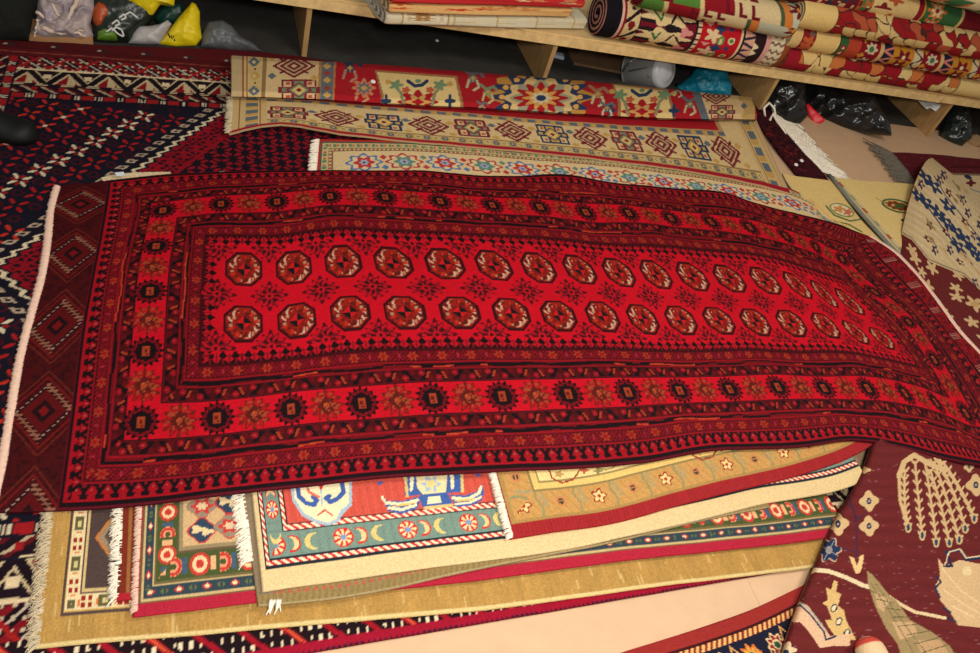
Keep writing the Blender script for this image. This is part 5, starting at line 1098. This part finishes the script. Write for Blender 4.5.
# rag sack
rg = empty('rag_heap', tuple(P(60, 40, 0)), 'heap of pale crumpled rags standing at the navy rug edge beside the printed bag', 'rags')
puff('crumpled_cloth', [(37, 4), (40, -14), (92, -14), (95, 8), (90, 26), (94, 36), (88, 41), (60, 40), (34, 39), (30, 34), (36, 22)], (62, 41), .06, PRG, rg, seed=1, noise_=.020, ns=20, ridge=.014)
for k, (pts) in enumerate(([(36, 12), (52, 22), (66, 24), (84, 32)], [(42, 28), (58, 33), (76, 32), (86, 37)], [(52, 2), (56, 12), (62, 20), (60, 28)], [(78, 0), (72, 10), (68, 20), (72, 28)], [(38, 20), (36, 30), (34, 37)])):
    mb = MB(); base_ = P(62, 41, 0)
    q = []
    for (x, y) in pts:
        d = _f*F0+_r*(x-490)-_u*(y-326.5); nn = np.array([.1, -1, .6]); q.append(CAM+d*((base_+nn*.045-CAM)@nn)/(d@nn))
    q = [np.array([np.interp(t, range(len(q)), [a[j] for a in q]) for j in range(3)])+np.array([0, 0, .003*math.sin(t*9)]) for t in np.linspace(0, len(q)-1, 14)]
    mb.tube(q, .0055+.002*(k % 2), 8, .5); mb.build('cloth_strip', mat('rag_strip', (212, 190, 172), rough=.9, noise=.2, scale=30), rg, True)
cb = MB(); a_, b_ = P(32, 41, .004), P(82, 42, .004); cb.box(tuple((a_+b_)/2+np.array([0, .04, .012])), (.20, .10, .022), .1); cb.build('cardboard_tray', mat('cardboard', (176, 128, 84), rough=.8, noise=.1, scale=20), rg)
# printed shopping bag
def bagplane(x, y, base_px, off=.05, nn=(.1, -1, .7)):
    d = _f*F0+_r*(x-490)-_u*(y-326.5); nn = np.array(nn); return CAM+d*((P(*base_px, 0)+nn*off-CAM)@nn)/(d@nn)
pb = empty('shopping_bag', tuple(P(115, 42, 0)), 'dark green shopping bag printed with orange and green produce and white script', 'bag')
puff('bag_body', [(90, 6), (100, -10), (150, -10), (156, 10), (150, 22), (138, 30), (130, 42), (112, 43), (94, 42)], (112, 43), .045, plastic('bottle_green_film', (24, 34, 24), .35), pb, seed=3, noise_=.008, center=(118, 18))
puff('orange_print', [(92, 8), (98, 0), (106, 2), (114, 8), (112, 18), (106, 22), (101, 30), (96, 30), (92, 22)], (112, 43), .047, plastic('orange_film', (176, 72, 24), .4), pb, seed=4, noise_=.006, tilt=36, n_=40, m_=10)
puff('green_print', [(96, 32), (104, 26), (112, 28), (120, 34), (118, 42), (106, 42), (96, 41)], (112, 43), .052, plastic('leaf_green_film', (96, 140, 40), .4), pb, seed=5, noise_=.006, tilt=36, n_=40, m_=10)
mb = MB()
def script(pts):
    q = [bagplane(x, y, (112, 43), .062) for x, y in pts]; Q_ = [np.array([np.interp(t, range(len(q)), [a[j] for a in q]) for j in range(3)]) for t in np.linspace(0, len(q)-1, 20)]; mb.tube(Q_, .0032, 5)
script([(106, 32), (112, 28), (118, 34), (124, 37), (122, 30), (116, 27), (112, 31)]); script([(112, 24), (117, 20), (120, 24), (115, 26)]); script([(119, 18), (124, 14), (126, 18), (121, 20)]); script([(125, 15), (130, 12), (134, 15), (138, 18)])
mb.build('white_script', mat('white_print', (206, 204, 200), rough=.5), pb, True)
o = puff('plastic_bag', [(128, 44), (131, 34), (138, 26), (150, 26), (160, 24), (168, 20), (172, 24), (166, 34), (160, 45), (142, 45)], (145, 45), .04, PW, seed=6, noise_=.010, center=(149, 36)); tag(o, 'small white plastic bag between the printed bag and the front yellow bag', 'bag')
o = puff('plastic_bag', [(112, -8), (124, 2), (136, 8), (148, 16), (153, 15), (160, 5), (168, 4), (174, 6), (175, 0), (170, -10)], (150, 26), .035, PY, seed=7, noise_=.010, z0=.06, center=(146, 0), ridge=.004); tag(o, 'yellow plastic bag behind the printed shopping bag, cut by the picture edge', 'bag')
o = puff('plastic_bag', [(160, 8), (170, 2), (182, 4), (184, 14), (178, 24), (160, 26), (154, 18)], (170, 32), .03, plastic('dark_teal_film', (14, 54, 48), .4), seed=8, noise_=.008, z0=.02, center=(170, 14)); tag(o, 'dark teal bag tucked between the two yellow bags', 'bag')
ybag = empty('plastic_bag', tuple(P(178, 47, 0)), 'bright yellow peaked plastic bag standing at the back edge of the navy rug', 'bag')
puff('bag_body', [(157, 45), (166, 34), (178, 18), (192, 2), (196, 4), (200, 12), (200, 24), (202, 38), (196, 46), (176, 47)], (178, 47), .035, PY, ybag, seed=9, noise_=.008, center=(184, 30), ridge=.003)
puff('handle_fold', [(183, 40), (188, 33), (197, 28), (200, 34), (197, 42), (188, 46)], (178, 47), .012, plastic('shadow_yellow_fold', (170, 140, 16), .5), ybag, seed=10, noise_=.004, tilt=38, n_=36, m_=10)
mb = MB()
for pts in ([(168, 33), (170, 38)], [(171, 35), (172, 39), (174, 36)], [(174, 39), (175, 41)]):
    q = [bagplane(x, y, (178, 47), .046) for x, y in pts]; mb.tube(q, .0022, 5)
mb.build('printed_mark', mat('black_print', (40, 36, 20), rough=.5), ybag)
o = puff('plastic_bag', [(200, 48), (202, 34), (208, 22), (222, 20), (232, 26), (240, 36), (254, 44), (262, 52), (232, 52)], (230, 51), .05, PGR, seed=11, noise_=.010, center=(225, 38), ridge=.004); tag(o, 'grey plastic film bag on the dark floor right of the yellow bag', 'bag')
o = puff('black_bag', [(-20, -20), (34, -20), (34, 10), (31, 30), (29, 41), (0, 42), (-20, 42)], (14, 42), .07, mat('black_fabric', (20, 21, 18), rough=.9, noise=.2, scale=50), seed=12, noise_=.008); tag(o, 'black fabric bag behind the standing person, left of the rag heap', 'bag')
# person: only one trouser leg and shoe are in the picture
per = empty('person', tuple(P(0, 140, .02)), 'standing person in black trousers and black shoe, mostly cut off at the edge', 'person')
c0 = P(-22, 128, .02); mb = MB(); ang_ = []
hs = [(.05, .050), (.12, .052), (.22, .058), (.34, .066), (.45, .068), (.56, .070), (.75, .085), (.88, .095)]
Vl = []; Fl = []
for j, (hz, r) in enumerate(hs):
    for i in range(24):
        t = 2*math.pi*i/24; rr3 = r*(1+.05*math.sin(3*t+j*1.3)); Vl.append(c0+np.array([rr3*math.cos(t)-.02-hz*.03, rr3*math.sin(t)+.01, hz]))
for j in range(len(hs)-1):
    for i in range(24): Fl.append((j*24+i, j*24+(i+1) % 24, (j+1)*24+(i+1) % 24, (j+1)*24+i))
Fl.append(tuple((len(hs)-1)*24+i for i in range(24)))
lg = mesh_obj('trouser_leg', Vl, Fl, mat('black_cloth', (12, 12, 12), rough=.9, noise=.2, scale=60), per)
# shoe, toe pointing into the picture
sa = P(-40, 124, .016); sb = P(39, 141, .016); dv = sb-sa; Ls = np.linalg.norm(dv[:2]); dv = dv/np.linalg.norm(dv); sv = np.array([-dv[1], dv[0], 0]); Vs = []; Fs = []
NS, NT = 22, 20
for j in range(NS+1):
    t = j/NS; wd = .047*(1-.25*math.cos(t*math.pi*2)*(t < .5))*math.sqrt(max(0, 1-(max(0, t-.72)/.28)**2.2))*(min(1, math.sqrt(t/.08)) if t < .08 else 1); ht = .085-.038*min(1, t/.7)**1.0; ht *= math.sqrt(max(.0, 1-(max(0, t-.80)/.20)**2.6))
    for i in range(NT):
        a = math.pi*2*i/NT; cx_ = math.cos(a); s_ = math.sin(a); zz_ = (ht*max(0, s_)**.8 if s_ > 0 else 0)
        Vs.append(sa+dv*Ls*t+sv*wd*cx_*(1 if s_ > -.1 else .95)+np.array([0, 0, zz_+.004]))
for j in range(NS):
    for i in range(NT): Fs.append((j*NT+i, j*NT+(i+1) % NT, (j+1)*NT+(i+1) % NT, (j+1)*NT+i))
sh = mesh_obj('shoe', Vs, Fs, mat('black_shoe', (13, 15, 14), rough=.6, noise=.15, scale=30), per)
mb = MB(); 
pl = [sa+dv*Ls*t+sv*.050*w for t, w in ((.02, .6), (.15, .9), (.5, .85), (.75, 1), (.9, .75), (1.0, .1), (.9, -.75), (.75, -1), (.5, -.85), (.15, -.9), (.02, -.6))]
mb.add([p*1+np.array([0, 0, 0]) for p in pl]+[p+np.array([0, 0, .014]) for p in pl], [tuple(range(10, -1, -1)), tuple(range(11, 22))]+[(i, (i+1) % 11, 11+(i+1) % 11, 11+i) for i in range(11)]); mb.build('sole', mat('black_rubber', (16, 16, 16), rough=.7), sh)

# pail lying under the shelf
GREYM = mat('grey_enamel', (120, 120, 118), rough=.4, noise=.1, scale=20, spec=.5); WHM = mat('white_enamel', (176, 178, 180), rough=.35, noise=.05, scale=20, spec=.5)
def lathe(name, prof, c, axis, m, parent, n=40):
    axis = np.array(axis, float); axis /= np.linalg.norm(axis); a = np.cross(axis, [0, 0, 1.]); a = a/np.linalg.norm(a) if np.linalg.norm(a) > .1 else np.array([1., 0, 0]); b = np.cross(a, axis); V_ = []
    for s, r in prof:
        for i in range(n): t = 2*math.pi*i/n; V_.append(np.array(c)+axis*s+r*(a*math.cos(t)+b*math.sin(t)))
    F_ = [(j*n+i, j*n+(i+1) % n, (j+1)*n+(i+1) % n, (j+1)*n+i) for j in range(len(prof)-1) for i in range(n)]
    return mesh_obj(name, V_, np.array(F_), m, parent)
pc = P(652, 70, .088); ax_p = (.40, -.80, .42)
pail = empty('pail', (float(pc[0]), float(pc[1]), 0), 'grey enamel pail with white bottom and wire handle lying under the shelf', 'pail')
lathe('body', [(-.10, .088), (-.10, .082), (-.09, .084), (.05, .076), (.062, .07)], pc, ax_p, GREYM, pail)
lathe('bottom', [(.055, .074), (.07, .072), (.078, .062), (.075, .05), (.083, .045), (.086, .02), (.086, .0005)], pc, ax_p, WHM, pail)
axn = np.array(ax_p)/np.linalg.norm(ax_p); pa = np.cross(axn, [0, 0, 1.]); pa /= np.linalg.norm(pa); pbv = np.cross(pa, axn)
mb = MB()
for sc_ in (1., .93):
    mb.tube([pc-axn*.08+(pa*math.cos(t)*.105*sc_+pbv*math.sin(t)*.03)-axn*.0+np.array([-.03*math.sin(t)*sc_, -.06*math.sin(t), .055*math.sin(t)]) for t in np.linspace(0, math.pi, 18)], .003, 6)
mb.tube([pc+pa*.085-axn*.06, pc+pa*.10+np.array([.03, 0, .03]), pc+pa*.12+np.array([.06, -.02, .0])], .003, 6)
mb.build('wire_handle', mat('steel_wire', (150, 150, 145), rough=.35, metal=.8), pail, True)
o = puff('plastic_bag', [(672, 90), (680, 84), (690, 76), (696, 68), (712, 65), (727, 66), (728, 76), (732, 84), (731, 98), (700, 98), (680, 95)], (705, 97), .05, PT, seed=21, noise_=.010, center=(706, 84), ridge=.004); tag(o, 'teal plastic bag beside the pail under the shelf', 'bag')
o = puff('plastic_bag', [(764, 96), (768, 84), (778, 76), (800, 74), (806, 84), (806, 100), (808, 116), (800, 124), (786, 130), (772, 124), (762, 112)], (785, 124), .06, PB, seed=22, noise_=.016, center=(788, 102), ns=11, ridge=.007); tag(o, 'shiny black plastic bag under the shelf, left of the red scrap', 'bag')
o = puff('plastic_bag', [(800, 96), (806, 84), (820, 84), (840, 92), (846, 88), (862, 90), (876, 98), (882, 110), (890, 122), (892, 136), (868, 134), (840, 128), (812, 120)], (850, 130), .06, PB, seed=23, noise_=.018, center=(846, 112), ns=12, ridge=.007); tag(o, 'low crumpled black plastic bag under the shelf, right of the red scrap', 'bag')
o = puff('plastic_bag', [(936, 138), (944, 122), (950, 108), (958, 104), (968, 108), (972, 122), (972, 138), (962, 146), (948, 144)], (955, 144), .05, PG, seed=24, noise_=.012, center=(957, 126), ridge=.005); tag(o, 'dark green plastic bag in the last shelf bay beyond the divider', 'bag')
o = puff('wooden_block', [(966, 142), (968, 136), (976, 134), (984, 138), (984, 146), (972, 148)], (975, 147), .02, mat('tan_offcut', (150, 120, 84), rough=.8, noise=.2), seed=25, noise_=.003); o.name = 'paper_wad'; tag(o, 'small tan paper wad beside the dark green bag', 'paper')
o = puff('plastic_scrap', [(804, 105), (808, 103), (815, 110), (824, 118), (825, 121), (819, 124), (814, 124), (809, 116)], (817, 124), .010, plastic('red_plastic', (214, 22, 34), .4), seed=26, noise_=.003, n_=40, m_=10); tag(o, 'bright red plastic scrap between the two black bags', 'scrap')
# cardboard pieces and box far under the shelf
def flatbox(name, px, z, size, rot, col, label, cat):
    c = P(*px, z); mb = MB(); mb.box((c[0], c[1], c[2]+size[2]/2), size, rot, .002); o = mb.build(name, mat(name+'_mat', col, rough=.8, noise=.15, scale=20)); return tag(o, label, cat)
flatbox('cardboard_sheet', (600, 62), .002, (.30, .16, .012), -.1, (120, 92, 66), 'flat brown cardboard piece on the dark floor left of the pail', 'cardboard')
flatbox('cardboard_box', (588, 52), .002, (.16, .10, .05), .1, (96, 78, 60), 'low brown cardboard box under the shelf behind the flat cardboard', 'box')
flatbox('paper_packet', (557, 57), .002, (.055, .035, .015), -.2, (176, 190, 206), 'small pale blue packet under the shelf near the second divider', 'packet')
# clear film stuck under the board by the fourth divider
o = puff('plastic_film', [(917, 100), (930, 101), (942, 105), (936, 112), (930, 108), (926, 110)], (930, 111), .004, plastic('clear_film', (190, 192, 186), .3), seed=27, noise_=.002, z0=.13, n_=40, m_=8); tag(o, 'scrap of pale film stuck beneath the shelf board beside the fourth divider', 'scrap')
# buttons
def button(px, z, label, r=.0085):
    c = P(*px, z); o = empty('button', tuple(c), label, 'button')
    lathe('disc', [(0, r), (.003, r), (.005, r*.8), (.0045, r*.6), (.004, .0003)], c, (0, 0.001, 1), WB_, o, 20); return o
WB_ = mat('white_button', (236, 234, 228), rough=.4)
button((759, 133), .045, 'single white button on the maroon rug, nearest the shelf'); button((796, 165), .045, 'left white button of the close pair on the maroon rug'); button((801.5, 161), .045, 'right white button of the close pair on the maroon rug'); button((373, 82), .096, 'white button on the beige rug beside the cream cartouche'); button((437, 41), .001, 'white button on the dark floor under the shelf', .007)
